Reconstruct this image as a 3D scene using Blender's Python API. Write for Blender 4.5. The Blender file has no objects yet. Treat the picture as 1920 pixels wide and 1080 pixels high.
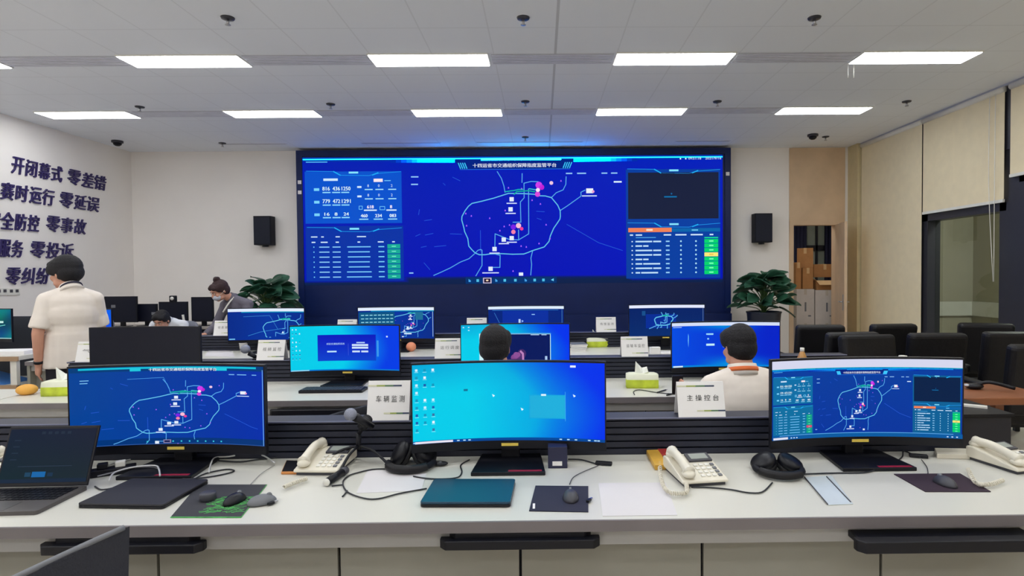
import bpy, math, random
from mathutils import Matrix, Vector
random.seed(7)
C = bpy.context.collection
SC = bpy.context.scene
PI = math.pi
R = math.radians

# ------------------------------------------------------------------ camera
F, CX, CY, H = 1100.0, 1025.0, 540.0, 1.56           # focal length and centre in pixels of the 1920x1080 frame
YAW, PITCH, ROLL = .009, .0245, -.0085
fw = Vector((math.sin(YAW)*math.cos(PITCH), math.cos(YAW)*math.cos(PITCH), -math.sin(PITCH)))
_r0 = Vector((math.cos(YAW), -math.sin(YAW), 0)); _u0 = _r0.cross(fw)
rt = _r0*math.cos(ROLL) + _u0*math.sin(ROLL); up = rt.cross(fw)
cd = bpy.data.cameras.new('camera'); cam = bpy.data.objects.new('camera', cd); C.objects.link(cam)
M4 = Matrix((rt, up, -fw)).transposed().to_4x4(); M4.translation = Vector((0, 0, H)); cam.matrix_world = M4
cd.sensor_width = 36; cd.lens = F/1920*36; cd.shift_x = -(CX-960)/1920; cd.clip_start = .02
SC.camera = cam
SC.cycles.diffuse_bounces = 8; SC.cycles.max_bounces = 12
SC.view_settings.view_transform = 'Standard'; SC.view_settings.look = 'None'
SC.view_settings.gamma = 1; SC.view_settings.use_curve_mapping = False
SC.view_settings.exposure = 0.0
w = bpy.data.worlds.new('world'); SC.world = w; w.use_nodes = True
w.node_tree.nodes['Background'].inputs[0].default_value = (.5, .55, .65, 1)
w.node_tree.nodes['Background'].inputs[1].default_value = .05
LAMP = 14.5                                            # radiance of the ceiling panels

def P(px, py, x=None, y=None, z=None):
    """survey: the point of the room seen at a pixel of the photograph on the plane x=, y= or z="""
    d = fw + rt*((px-CX)/F) - up*((py-CY)/F)
    t = x/d.x if x is not None else y/d.y if y is not None else (z-H)/d.z
    return Vector((0, 0, H)) + d*t

# ------------------------------------------------------------------ materials
def lin(c):
    return tuple((v/255/12.92 if v/255 <= .04045 else ((v/255+.055)/1.055)**2.4) for v in c[:3])
MATS = {}
def mat(name, rgb, rough=.5, metal=0, var=.04, scale=8, bump=0, bscale=60, spec=.5, emit=0, trans=0, alpha=1):
    if name in MATS: return MATS[name]
    m = bpy.data.materials.new(name); m.use_nodes = True; MATS[name] = m
    nt = m.node_tree; b = nt.nodes['Principled BSDF']
    c = lin(rgb)
    b.inputs['Roughness'].default_value = rough; b.inputs['Metallic'].default_value = metal
    b.inputs['Specular IOR Level'].default_value = spec
    tc = nt.nodes.new('ShaderNodeTexCoord')
    n = nt.nodes.new('ShaderNodeTexNoise'); n.inputs['Scale'].default_value = scale; n.inputs['Detail'].default_value = 3
    nt.links.new(tc.outputs['Object'], n.inputs['Vector'])
    r = nt.nodes.new('ShaderNodeValToRGB')
    r.color_ramp.elements[0].position = .3; r.color_ramp.elements[1].position = .7
    r.color_ramp.elements[0].color = (*[v*(1-var) for v in c], 1); r.color_ramp.elements[1].color = (*[min(1, v*(1+var)) for v in c], 1)
    nt.links.new(n.outputs['Fac'], r.inputs[0]); nt.links.new(r.outputs[0], b.inputs['Base Color'])
    if bump:
        n2 = nt.nodes.new('ShaderNodeTexNoise'); n2.inputs['Scale'].default_value = bscale
        nt.links.new(tc.outputs['Object'], n2.inputs['Vector'])
        bp = nt.nodes.new('ShaderNodeBump'); bp.inputs['Strength'].default_value = bump; bp.inputs['Distance'].default_value = .01
        nt.links.new(n2.outputs['Fac'], bp.inputs['Height']); nt.links.new(bp.outputs[0], b.inputs['Normal'])
    if emit:
        b.inputs['Emission Color'].default_value = (*c, 1); b.inputs['Emission Strength'].default_value = emit
    if trans:
        b.inputs['Transmission Weight'].default_value = trans; b.inputs['IOR'].default_value = 1.45
    return m

WHITE = mat('wall_paint', (240, 235, 230), .7, var=.02, scale=1.5, bump=.05)
CREAM = mat('cream_paint', (205, 190, 150), .7)
FLOORM = mat('floor_tile', (196, 188, 176), .35, var=.06, scale=3)
DESKW = mat('white_laminate', (208, 206, 197), .35, var=.015, scale=2)
EDGE = mat('grey_edge_band', (118, 112, 114), .5)
APRON = mat('grey_apron', (165, 164, 162), .5)
PANEL = mat('warm_grey_panel', (142, 140, 130), .5, var=.03)
SLAT = mat('dark_slat', (30, 34, 52), .5, var=.1)
SLATCAP = mat('slat_cap_metal', (40, 42, 58), .5)
LEDGEL = mat('ledge_bright_edge', (120, 124, 150), .4)
BLACK = mat('black_plastic', (12, 13, 22), .4, var=.1, spec=.35)
BLACKM = mat('black_matte', (16, 17, 27), .7, var=.15, bump=.1, spec=.3)
OFFSCR = mat('dark_glass', (18, 21, 36), .4, var=.05, spec=.25)
DGREY = mat('dark_grey_plastic', (62, 62, 70), .45, var=.08)
MGREY = mat('mid_grey_plastic', (110, 112, 118), .5)
LEATH = mat('black_leather', (15, 14, 19), .5, var=.2, bump=.25, bscale=25, spec=.35)
GREYFAB = mat('grey_mesh_fabric', (128, 130, 142), .8, bump=.3, bscale=200)
PLASW = mat('white_plastic', (226, 224, 216), .35)
PHONEW = mat('ivory_plastic', (222, 216, 200), .35)
SHEET = mat('thin_paper', (212, 208, 210), .8, var=.01)
PAPER = mat('paper_white', (235, 233, 232), .8, var=.01)
TISSUE = mat('tissue_paper', (238, 240, 232), .9, bump=.2)
LIME = mat('lime_plastic_film', (198, 214, 60), .45, var=.25, scale=12)
METAL = mat('brushed_metal', (180, 180, 185), .3, .9)
REDP = mat('red_strip', (150, 24, 54), .5)
YELL = mat('yellow_sticker', (232, 205, 90), .6)
WOODL = mat('light_wood', (212, 184, 152), .5, var=.06, scale=4)
WOODB = mat('brown_wood', (138, 84, 54), .4, var=.12, scale=6)
WOODE = mat('oak_edge', (170, 140, 110), .5)
CARD = mat('cardboard', (178, 128, 78), .8, var=.08)
CARDL = mat('cardboard_inside', (214, 178, 130), .8)
CARTW = mat('white_carton', (205, 198, 192), .7)
BLIND = mat('roller_blind_fabric', (232, 218, 184), .8, var=.03, bump=.1, bscale=150)
FRAMED = mat('anthracite_frame', (48, 48, 56), .4)
GREENP = mat('leaf_green', (40, 84, 62), .45, var=.35, scale=10)
STEM = mat('stem_green', (70, 100, 50), .6)
POT = mat('dark_pot', (34, 40, 58), .35)
SOIL = mat('soil', (52, 38, 28), .9)
SKIN = mat('skin', (206, 152, 128), .55, var=.05, bump=.05)
HAIR = mat('black_hair', (14, 11, 17), .75, var=.3, scale=60, bump=.4, bscale=120)
HAIRB = mat('brown_hair', (50, 28, 30), .75, var=.3, scale=60, bump=.4, bscale=120)
SHIRT = mat('ivory_cotton', (232, 222, 212), .85, bump=.35, bscale=9)
SHIRTW = mat('white_cotton', (222, 224, 230), .85, bump=.35, bscale=9)
CARDIG = mat('grey_knit', (104, 100, 112), .9, bump=.4, bscale=90)
TROUS = mat('black_trousers', (28, 26, 38), .85, bump=.3, bscale=12)
ORANGE = mat('orange_ribbon', (226, 110, 50), .6)
MASKW = mat('surgical_mask', (196, 200, 214), .85)
LETTER = mat('indigo_letter', (44, 32, 92), .4, var=.03)
CURTD = mat('dark_curtain', (36, 38, 66), .85, bump=.3)
BREAD = mat('bread_crust', (226, 166, 74), .7, var=.15)
PEACH = mat('peach_skin', (236, 150, 112), .6, var=.1)
CABW = mat('white_cable_jacket', (205, 205, 205), .45)
CABB = mat('black_cable_jacket', (22, 24, 32), .5)
GOLD = mat('gold_card', (206, 160, 62), .45, var=.15)
REDB = mat('red_cover', (170, 52, 48), .5)
BLUEF = mat('blue_folder', (70, 130, 205), .5)
TEALLID = mat('teal_lid', (34, 66, 88), .25, .3)
LAPG = mat('dark_aluminium', (50, 49, 54), .55, spec=.25)
GREENG = mat('green_print', (70, 165, 80), .6, var=.3, scale=40)
SHOE = mat('shoe_black', (20, 20, 22), .5)
SILV = mat('microphone_mesh', (150, 154, 170), .4, .7, bump=.6, bscale=400)
SPRINK = mat('sprinkler_metal', (70, 70, 76), .4, .5)
VENT = mat('vent_grey', (214, 216, 226), .6)
VENTD = mat('vent_dark', (176, 178, 188), .6)
JUICE = mat('amber_drink', (190, 140, 80), .3)
INK = mat('black_ink', (20, 20, 24), .7)
SKIRT = mat('baseboard_grey', (120, 115, 110), .5)

def glass_mat():
    m = bpy.data.materials.new('window_glass'); m.use_nodes = True; nt = m.node_tree
    for n in list(nt.nodes):
        if n.type != 'OUTPUT_MATERIAL': nt.nodes.remove(n)
    out = [n for n in nt.nodes if n.type == 'OUTPUT_MATERIAL'][0]
    g = nt.nodes.new('ShaderNodeBsdfGlossy'); g.inputs['Roughness'].default_value = .03; g.inputs[0].default_value = (.8, .85, .8, 1)
    t = nt.nodes.new('ShaderNodeBsdfTransparent'); t.inputs[0].default_value = (.78, .82, .76, 1)
    fr = nt.nodes.new('ShaderNodeFresnel'); fr.inputs['IOR'].default_value = 1.5
    mx = nt.nodes.new('ShaderNodeMixShader')
    ge = nt.nodes.new('ShaderNodeNewGeometry'); sb = nt.nodes.new('ShaderNodeMath'); sb.operation = 'SUBTRACT'; sb.inputs[0].default_value = 1.0
    mu = nt.nodes.new('ShaderNodeMath'); mu.operation = 'MULTIPLY'                     # reflect only on the outward faces of the pane
    nt.links.new(ge.outputs['Backfacing'], sb.inputs[1]); nt.links.new(sb.outputs[0], mu.inputs[0]); nt.links.new(fr.outputs[0], mu.inputs[1])
    nt.links.new(mu.outputs[0], mx.inputs[0]); nt.links.new(t.outputs[0], mx.inputs[1]); nt.links.new(g.outputs[0], mx.inputs[2])
    nt.links.new(mx.outputs[0], out.inputs[0]); return m
GLASS = glass_mat()

def emis(name, rgb, s):
    m = bpy.data.materials.new(name); m.use_nodes = True; b = m.node_tree.nodes['Principled BSDF']
    b.inputs['Base Color'].default_value = (.8, .8, .8, 1)
    b.inputs['Emission Color'].default_value = (*rgb, 1); b.inputs['Emission Strength'].default_value = s
    return m
LAMPM = emis('lamp_diffuser', (.95, .98, 1.0), LAMP)

def screen_mat():
    m = bpy.data.materials.new('lit_screen'); m.use_nodes = True; nt = m.node_tree; b = nt.nodes['Principled BSDF']
    a = nt.nodes.new('ShaderNodeAttribute'); a.attribute_name = 'Col'; a.attribute_type = 'GEOMETRY'
    b.inputs['Base Color'].default_value = (.004, .004, .006, 1); b.inputs['Roughness'].default_value = .4
    b.inputs['Specular IOR Level'].default_value = .03
    nt.links.new(a.outputs['Color'], b.inputs['Emission Color']); b.inputs['Emission Strength'].default_value = 1.0
    return m
SCREEN = screen_mat()

def ceiling_mat():
    m = bpy.data.materials.new('ceiling_tiles'); m.use_nodes = True; nt = m.node_tree; b = nt.nodes['Principled BSDF']
    b.inputs['Roughness'].default_value = .85
    tc = nt.nodes.new('ShaderNodeTexCoord'); sx = nt.nodes.new('ShaderNodeSeparateXYZ'); nt.links.new(tc.outputs['Object'], sx.inputs[0])
    def node(op, a, bv):
        n = nt.nodes.new('ShaderNodeMath'); n.operation = op
        for i, v in enumerate((a, bv)):
            if v is None: continue
            if isinstance(v, (int, float)): n.inputs[i].default_value = v
            else: nt.links.new(v, n.inputs[i])
        return n.outputs[0]
    def seam(src, off, pitch, wd):
        f = node('MODULO', node('ADD', src, 60*pitch-off), pitch)
        return node('LESS_THAN', f, wd)
    s1 = seam(sx.outputs[0], .15, .6, .012); s2 = seam(sx.outputs[1], 5.75, .6, .012)
    s3 = node('LESS_THAN', node('ABSOLUTE', node('SUBTRACT', sx.outputs[0], .155), None), .012)
    fac = node('MAXIMUM', node('MULTIPLY', node('MAXIMUM', s1, s2), .16), node('MULTIPLY', s3, .45))
    mx = nt.nodes.new('ShaderNodeMix'); mx.data_type = 'RGBA'
    mx.inputs['A'].default_value = (.82, .85, .90, 1); mx.inputs['B'].default_value = (.25, .25, .27, 1)
    nt.links.new(fac, mx.inputs['Factor']); nt.links.new(mx.outputs['Result'], b.inputs['Base Color'])
    return m
CEILM = ceiling_mat()

# ------------------------------------------------------------------ mesh builder
class MB:
    def __init__(s): s.v = []; s.f = []; s.m = []; s.sm = []; s.mats = []
    def mi(s, m):
        if m not in s.mats: s.mats.append(m)
        return s.mats.index(m)
    def add(s, vs, fs, m, smooth=False, M=None):
        o = len(s.v); s.v += [tuple(M @ Vector(v)) if M is not None else tuple(v) for v in vs]
        k = s.mi(m)
        for f in fs: s.f.append([i+o for i in f]); s.m.append(k); s.sm.append(smooth)
        return s
    def box(s, x0, x1, y0, y1, z0, z1, m, M=None):
        vs = [(x, y, z) for z in (z0, z1) for y in (y0, y1) for x in (x0, x1)]
        return s.add(vs, [(0,2,3,1), (4,5,7,6), (0,1,5,4), (2,6,7,3), (0,4,6,2), (1,3,7,5)], m, M=M)
    def prism(s, pts, z0, z1, m, M=None, smooth=False):
        n = len(pts); vs = [(x, y, z0) for x, y in pts] + [(x, y, z1) for x, y in pts]
        a = sum(pts[i][0]*pts[(i+1) % n][1]-pts[(i+1) % n][0]*pts[i][1] for i in range(n))
        if a < 0: pts = pts[::-1]; return s.prism(pts, z0, z1, m, M, smooth)
        return s.add(vs, [tuple(range(n))[::-1], tuple(range(n, 2*n))] + [(i, (i+1) % n, n+(i+1) % n, n+i) for i in range(n)], m, smooth, M)
    def rprism(s, x0, x1, y0, y1, z0, z1, r, m, M=None, seg=5):
        pts = []
        for cx, cy, a0 in ((x1-r, y1-r, 0), (x0+r, y1-r, 90), (x0+r, y0+r, 180), (x1-r, y0+r, 270)):
            for i in range(seg+1):
                a = R(a0+90*i/seg); pts.append((cx+r*math.cos(a), cy+r*math.sin(a)))
        return s.prism(pts, z0, z1, m, M)
    def lathe(s, prof, m, c=(0, 0, 0), n=24, M=None, smooth=True):
        vs = []; fs = []
        for r, z in prof:
            for i in range(n):
                a = 2*PI*i/n; vs.append((c[0]+r*math.cos(a), c[1]+r*math.sin(a), c[2]+z))
        for j in range(len(prof)-1):
            for i in range(n): fs.append((j*n+i, j*n+(i+1) % n, (j+1)*n+(i+1) % n, (j+1)*n+i))
        if prof[0][0] > 1e-6: fs.append(tuple(range(n))[::-1])
        if prof[-1][0] > 1e-6: fs.append(tuple(range((len(prof)-1)*n, len(prof)*n)))
        return s.add(vs, fs, m, smooth, M)
    def cyl(s, p0, p1, r0, r1, m, n=14, M=None, smooth=True):
        p0 = Vector(p0); p1 = Vector(p1); d = p1-p0; L = d.length
        q = d.to_track_quat('Z', 'Y').to_matrix().to_4x4(); q.translation = p0
        if M is not None: q = M @ q
        return s.lathe([(r0, 0), (r1, L)], m, n=n, M=q, smooth=smooth)
    def tube(s, pts, r, m, n=8, res=6, M=None):
        pts = [Vector(p) for p in pts]
        q = []
        for i in range(len(pts)-1):
            p0 = pts[max(i-1, 0)]; p1 = pts[i]; p2 = pts[i+1]; p3 = pts[min(i+2, len(pts)-1)]
            for k in range(res):
                t = k/res
                q.append(.5*((2*p1)+(-p0+p2)*t+(2*p0-5*p1+4*p2-p3)*t*t+(-p0+3*p1-3*p2+p3)*t**3))
        q.append(pts[-1]); vs = []; fs = []; N = len(q)
        prev = None
        for i, p in enumerate(q):
            t = (q[min(i+1, N-1)]-q[max(i-1, 0)]).normalized()
            a = Vector((0, 0, 1)) if prev is None else prev
            if abs(t.dot(a)) > .97: a = Vector((1, 0, 0)) if abs(t.x) < .9 else Vector((0, 1, 0))
            u = (a-t*t.dot(a)).normalized(); v = t.cross(u); prev = u
            rr = r(i/(N-1)) if callable(r) else r
            for k in range(n):
                an = 2*PI*k/n; vs.append(p+u*rr*math.cos(an)+v*rr*math.sin(an))
        for i in range(N-1):
            for k in range(n): fs.append((i*n+k, i*n+(k+1) % n, (i+1)*n+(k+1) % n, (i+1)*n+k))
        fs.append(tuple(range(n))[::-1]); fs.append(tuple(range((N-1)*n, N*n)))
        return s.add(vs, fs, m, True, M)
    def ellip(s, c, r, m, M=None, n=16, k=10):
        vs = [(c[0], c[1], c[2]-r[2])]; fs = []
        for j in range(1, k):
            a = -PI/2+PI*j/k
            for i in range(n):
                b = 2*PI*i/n; vs.append((c[0]+r[0]*math.cos(a)*math.cos(b), c[1]+r[1]*math.cos(a)*math.sin(b), c[2]+r[2]*math.sin(a)))
        vs.append((c[0], c[1], c[2]+r[2])); t = len(vs)-1
        for i in range(n):
            fs.append((0, 1+(i+1) % n, 1+i)); fs.append((t, t-n+i, t-n+(i+1) % n))
            for j in range(k-2): fs.append((1+j*n+i, 1+j*n+(i+1) % n, 1+(j+1)*n+(i+1) % n, 1+(j+1)*n+i))
        return s.add(vs, fs, m, True, M)
    def caps(s, p0, p1, r0, r1, m, M=None, n=12, flat=1.0):
        """tapered capsule, closed"""
        p0 = Vector(p0); p1 = Vector(p1); d = p1-p0; L = max(d.length, 1e-4)
        q = d.to_track_quat('Z', 'Y').to_matrix().to_4x4(); q.translation = p0
        if flat != 1: q = q @ Matrix.Diagonal((1, flat, 1, 1))
        if M is not None: q = M @ q
        pr = [(1e-5, -r0)] + [(r0*math.cos(R(a)), r0*math.sin(R(a))) for a in (-60, -30, 0)] + \
             [(r1*math.cos(R(a)), L+r1*math.sin(R(a))) for a in (0, 30, 60)] + [(1e-5, L+r1)]
        return s.lathe(pr, m, n=n, M=q)
    def build(s, name, parent=None, bevel=0, loc=None, rz=0, seg=2):
        me = bpy.data.meshes.new(name); me.from_pydata(s.v, [], s.f); me.update()
        for m in s.mats: me.materials.append(m)
        me.polygons.foreach_set('material_index', s.m); me.polygons.foreach_set('use_smooth', s.sm)
        o = bpy.data.objects.new(name, me); C.objects.link(o)
        if parent: o.parent = parent
        if loc is not None: o.location = loc
        o.rotation_euler.z = rz
        if bevel:
            b = o.modifiers.new('bevel', 'BEVEL'); b.width = bevel; b.segments = seg; b.limit_method = 'ANGLE'; b.angle_limit = R(40)
        return o

def tag(o, label=None, cat=None, group=None, kind=None):
    if label: o['label'] = label
    if cat: o['category'] = cat
    if group: o['group'] = group
    if kind: o['kind'] = kind
    return o
def thing(name, label, cat, loc=(0, 0, 0), rz=0, group=None):
    o = bpy.data.objects.new(name, None); C.objects.link(o); o.empty_display_size = .1
    o.location = loc; o.rotation_euler = (0, 0, rz); return tag(o, label, cat, group)
def struct(mb, name, **k): return tag(mb.build(name, **k), kind='structure')
CH = {}
def dup(o, loc=None, rz=None, label=None, group=None, parent=None):
    c = o.copy(); C.objects.link(c)
    if parent is not None: c.parent = parent
    if loc is not None: c.location = loc
    if rz is not None: c.rotation_euler.z = rz
    if label: c['label'] = label
    if group: c['group'] = group
    for ch in [q for q in bpy.data.objects if q.parent == o and q != c]: dup(ch, parent=c)
    return c
def fuse(mb, name, parent, voxel=.01, smooth=6, loc=None):
    """one continuous surface from overlapping closed pieces"""
    o = mb.build(name+'_src')
    r = o.modifiers.new('r', 'REMESH'); r.mode = 'VOXEL'; r.voxel_size = voxel; r.use_smooth_shade = True
    s = o.modifiers.new('s', 'SMOOTH'); s.iterations = smooth; s.factor = .5
    dg = bpy.context.evaluated_depsgraph_get(); dg.update()
    me = bpy.data.meshes.new_from_object(o.evaluated_get(dg)); me.name = name
    m = mb.mats[0]; bpy.data.objects.remove(o)
    me.materials.clear(); me.materials.append(m)
    me.polygons.foreach_set('material_index', [0]*len(me.polygons))
    me.polygons.foreach_set('use_smooth', [True]*len(me.polygons))
    q = bpy.data.objects.new(name, me); C.objects.link(q); q.parent = parent
    return q

_G = {}
def glyphs(t, shear=0.0):
    """outline of a text as triangles, height 1, starting at x=0"""
    k = (t, shear)
    if k in _G: return _G[k]
    c = bpy.data.curves.new('t', 'FONT'); c.body = t; c.size = 1; c.shear = shear; c.resolution_u = 2
    o = bpy.data.objects.new('t', c); C.objects.link(o)
    dg = bpy.context.evaluated_depsgraph_get(); dg.update()
    me = bpy.data.meshes.new_from_object(o.evaluated_get(dg)); bpy.data.objects.remove(o)
    vs = [(v.co.x, v.co.y) for v in me.vertices]; fs = [tuple(p.vertices) for p in me.polygons]
    if not vs: vs = [(0, 0), (1, 0), (0, 1)]
    x0 = min(v[0] for v in vs); y0 = min(v[1] for v in vs); W = max(v[0] for v in vs)-x0; Hh = max(v[1] for v in vs)-y0
    _G[k] = ([(x-x0, y-y0) for x, y in vs], fs, W, Hh); return _G[k]

# ------------------------------------------------------------------ drawing on lit screens
class Scr:
    """a picture made of coloured polygons lying on a display; design units x to the right, y down"""
    def __init__(s, x0, y0, x1, y1, surf):
        s.b = (x0, y0, x1, y1); s.surf = surf; s.v = []; s.f = []; s.c = []; s.xf = (1, 0, 1, 0); s.clip = None
    def T(s, x, y): a, b, c, d = s.xf; return (a*x+b, c*y+d)
    def pt(s, x, y, L):
        x0, y0, x1, y1 = s.b; return s.surf((x-x0)/(x1-x0), (y1-y)/(y1-y0), L)
    def raw(s, pts, col, L, cols=None):
        o = len(s.v); s.v += [s.pt(x, y, L) for x, y in pts]; s.f.append(list(range(o, o+len(pts))))
        s.c += (cols or [col]*len(pts))
    def ins(s, pts):
        x0, y0, x1, y1 = s.clip or s.b
        return all(x0-1e-6 <= x <= x1+1e-6 and y0-1e-6 <= y <= y1+1e-6 for x, y in pts)
    def grad(s, fn, nx=32, ny=12, L=0, box=None):
        x0, y0, x1, y1 = box or s.b
        for i in range(nx):
            for j in range(ny):
                q = [(i/nx, j/ny), (i/nx, (j+1)/ny), ((i+1)/nx, (j+1)/ny), ((i+1)/nx, j/ny)]
                s.raw([(x0+u*(x1-x0), y0+v*(y1-y0)) for u, v in q], None, L, [lin(fn(u, v)) for u, v in q])
    def rect(s, x0, y0, x1, y1, col, L=1, k=1.0, n=None):
        x0, y0 = s.T(x0, y0); x1, y1 = s.T(x1, y1)
        cl = s.clip or s.b; x0 = max(x0, cl[0]); x1 = min(x1, cl[2]); y0 = max(y0, cl[1]); y1 = min(y1, cl[3])
        if x1 <= x0 or y1 <= y0: return
        n = n or max(1, int((x1-x0)/(s.b[2]-s.b[0])*20)); c = tuple(v*k for v in lin(col))
        for i in range(n):
            a = x0+(x1-x0)*i/n; b = x0+(x1-x0)*(i+1)/n
            s.raw([(a, y0), (a, y1), (b, y1), (b, y0)], c, L)
    def line(s, pts, wd, col, L=2, k=1.0):
        c = tuple(v*k for v in lin(col)); pts = [s.T(*p) for p in pts]
        mx = (s.b[2]-s.b[0])/24
        for (ax, ay), (bx, by) in zip(pts, pts[1:]):
            l = math.hypot(bx-ax, by-ay)
            if l < 1e-6: continue
            n = max(1, math.ceil(l/mx)); nx, ny = -(by-ay)/l*wd/2, (bx-ax)/l*wd/2; ex, ey = (bx-ax)/l*wd*.3, (by-ay)/l*wd*.3
            for i in range(n):
                p = (ax+(bx-ax)*i/n-ex*(i == 0), ay+(by-ay)*i/n-ey*(i == 0)); q = (ax+(bx-ax)*(i+1)/n+ex*(i == n-1), ay+(by-ay)*(i+1)/n+ey*(i == n-1))
                pp = [(p[0]-nx, p[1]-ny), (p[0]+nx, p[1]+ny), (q[0]+nx, q[1]+ny), (q[0]-nx, q[1]-ny)]
                if s.ins(pp): s.raw(pp, c, L)
    def poly(s, pts, col, L=2, k=1.0):
        pts = [s.T(*p) for p in pts]
        if s.ins(pts): s.raw(pts[::-1], tuple(v*k for v in lin(col)), L)
    def disc(s, x, y, r, col, L=3, n=10, ry=None):
        s.poly([(x+r*math.cos(2*PI*i/n), y-(ry or r)*math.sin(2*PI*i/n)) for i in range(n)][::-1], col, L)
    def text(s, t, x, y, h, col, L=3, w=None, k=1.0, bold=0):
        """left edge x, baseline y, height h (design units), optionally fitted to width w"""
        vs, fs, W, Hh = glyphs(t); sy = h/Hh; sx = (w/W) if w else sy; c = tuple(v*k for v in lin(col))
        for dx in ([0] if not bold else [-bold, bold]):
            for f in fs:
                pp = [s.T(x+dx+vs[i][0]*sx, y-vs[i][1]*sy) for i in f]
                if s.ins(pp): s.raw(pp, c, L)
    def build(s, name, parent):
        me = bpy.data.meshes.new(name); me.from_pydata(s.v, [], s.f); me.update()
        a = me.color_attributes.new('Col', 'FLOAT_COLOR', 'POINT')
        a.data.foreach_set('color', [q for c in s.c for q in (*c, 1.0)])
        me.materials.append(SCREEN)
        o = bpy.data.objects.new(name, me); C.objects.link(o); o.parent = parent; return o

def mixc(a, b, t): t = max(0, min(1, t)); return tuple(a[i]*(1-t)+b[i]*t for i in range(3))
def D1(a, b): return (840+a/7.68, 285+b/7.68)
def D2(a, b): return (840+a/7.68, 410+b/7.68)
RING = [D1(1300,622), D1(1220,600), D1(1080,590), D1(850,585), D1(800,600), D1(640,650), D1(460,695), D1(320,725), D1(270,765), D1(220,830), D1(175,910), D1(170,960), D1(200,1075),
        D2(210,170), D2(255,270), D2(268,380), D2(310,430), D2(360,480), D2(420,505), D2(500,505), D2(580,494), D2(740,492), D2(900,502), D2(1060,500), D2(1120,480), D2(1180,455), D2(1360,400), D2(1430,320), D2(1450,240), D2(1500,130), D2(1550,60), D2(1590,0), D1(1597,920), D1(1595,840), D1(1560,760), D1(1470,650), D1(1380,625), D1(1300,622)]
ROADS = [[D1(690,270), D1(750,370), D1(785,480), D1(800,570)], [D1(1685,350), D1(1680,460), D1(1640,540), D1(1540,580), D1(1470,650)],
         [D1(1590,840), D1(1700,770), D1(1900,630), (1087,360), (1095,356)], [D1(910,1000), D1(1025,1000), D1(1020,710), D1(1075,650), D1(1075,440), D1(1180,415), D1(1280,420)],
         [D1(1140,520), D1(1138,1075), D2(1136,210), D2(990,295), D2(860,290), D2(650,205), D2(645,390)], [D2(990,150), D2(990,290)],
         [D2(350,490), D2(270,560), D2(140,610), D2(0,690), (822,508), (808,514)], [D2(360,480), D2(400,440), D2(440,430), D2(458,440), D2(456,660), D2(365,810)],
         [D2(660,500), D2(720,515), D2(715,690), D2(610,690)], [D2(1190,460), D2(1165,560), D2(1175,650), D2(1160,805)], [D1(1050,300), D1(1046,430)]]
FAINT = [[(846,330), (860,337)], [(828,341), (832,345)], [(783,390), (781,400)], [(792,411), (806,409)], [(775,440), (784,436)], [(793,438), (808,435)], [(840,436), (862,437)],
         [(785,461), (795,459)], [(810,460), (832,458)], [(790,490), (801,503)], [(1003,395), (1018,396)], [(1004,408), (1012,411)], [(1060,420), (1120,455), (1165,470)], [(897,430), (897,470)], [(1164,480), (1169,495)]]
ICONS = [D1(895,670), D1(878,815), D2(775,290), D2(890,270), D2(640,425), D2(580,710)]
PINS = [D1(230,870), D1(310,905), D1(240,1045), D1(575,940), D1(850,505), D1(1040,520), D1(800,830), D1(1190,685), D1(1310,740), D1(1390,1040), D1(1610,410), D2(720,160), D2(783,100), D2(860,80), D2(1025,385), D2(1100,398), D2(1285,350), D2(1445,280), D2(905,745), D1(1480,440)]
def draw_map(S, lw=1.0, faint=True, detail=True):
    if faint:
        for q in FAINT: S.line(q, lw*1.0, (40, 92, 215), 1)
    for q in ROADS: S.line(q, lw*1.5, (88, 170, 235), 2)
    S.line(RING, lw*1.8, (100, 196, 235), 2)
    S.line([D1(800,562), D1(880,550), D1(930,545), D1(990,530), D1(1060,528)], lw*1.7, (20, 190, 170), 3)
    S.line([D1(930,600), D1(970,560), D1(1140,548), D1(1230,565)], lw*2.2, (10, 170, 150), 3)
    S.line([D1(1150,520), D1(1240,535)], lw*1.6, (60, 210, 200), 3)
    if not detail: return
    for x, y in PINS: S.poly([(x-1.4, y+1.4), (x+1.4, y+1.4), (x+.6, y-1.6), (x-.6, y-1.6)], (170, 100, 255), 3)
    for (a, b, r, c) in ((1290,470,6.5,(205,60,235)), (1330,500,5,(190,30,210)), (1270,600,5,(215,70,220)), (1275,540,4,(245,225,250))):
        x, y = D1(a, b); S.disc(x, y, r, c, 4)
    for (a, b, r, c) in ((915,110,5,(120,30,230)), (915,180,4.2,(245,130,170)), (990,90,5,(250,190,215)), (1035,135,3.4,(235,60,150))):
        x, y = D2(a, b); S.disc(x, y, r, c, 4)
    for i, (x, y) in enumerate(ICONS):
        S.rect(x-4, y-4, x+4, y+4, (225, 236, 252), 5); S.line([(x-(9 if i != 5 else 15), y+7.6), (x+(9 if i != 5 else 15), y+7.6)], 2*lw, (210, 222, 255), 5)
    S.rect(1097, 353, 1110, 362, (235, 240, 250), 5); S.rect(1089, 366, 1117, 368, (205, 225, 255), 5); S.disc(1110, 359, 2.6, (240, 160, 210), 6)
    x, y = D2(1020, 790); S.rect(x-4, y-3, x+4, y+3, (225, 236, 252), 5)
    x, y = D1(1470, 440); S.disc(x, y, 3.6, (238, 200, 225), 5)
TITLE = '十四运省市交通组织保障指度监管平台'
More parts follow.
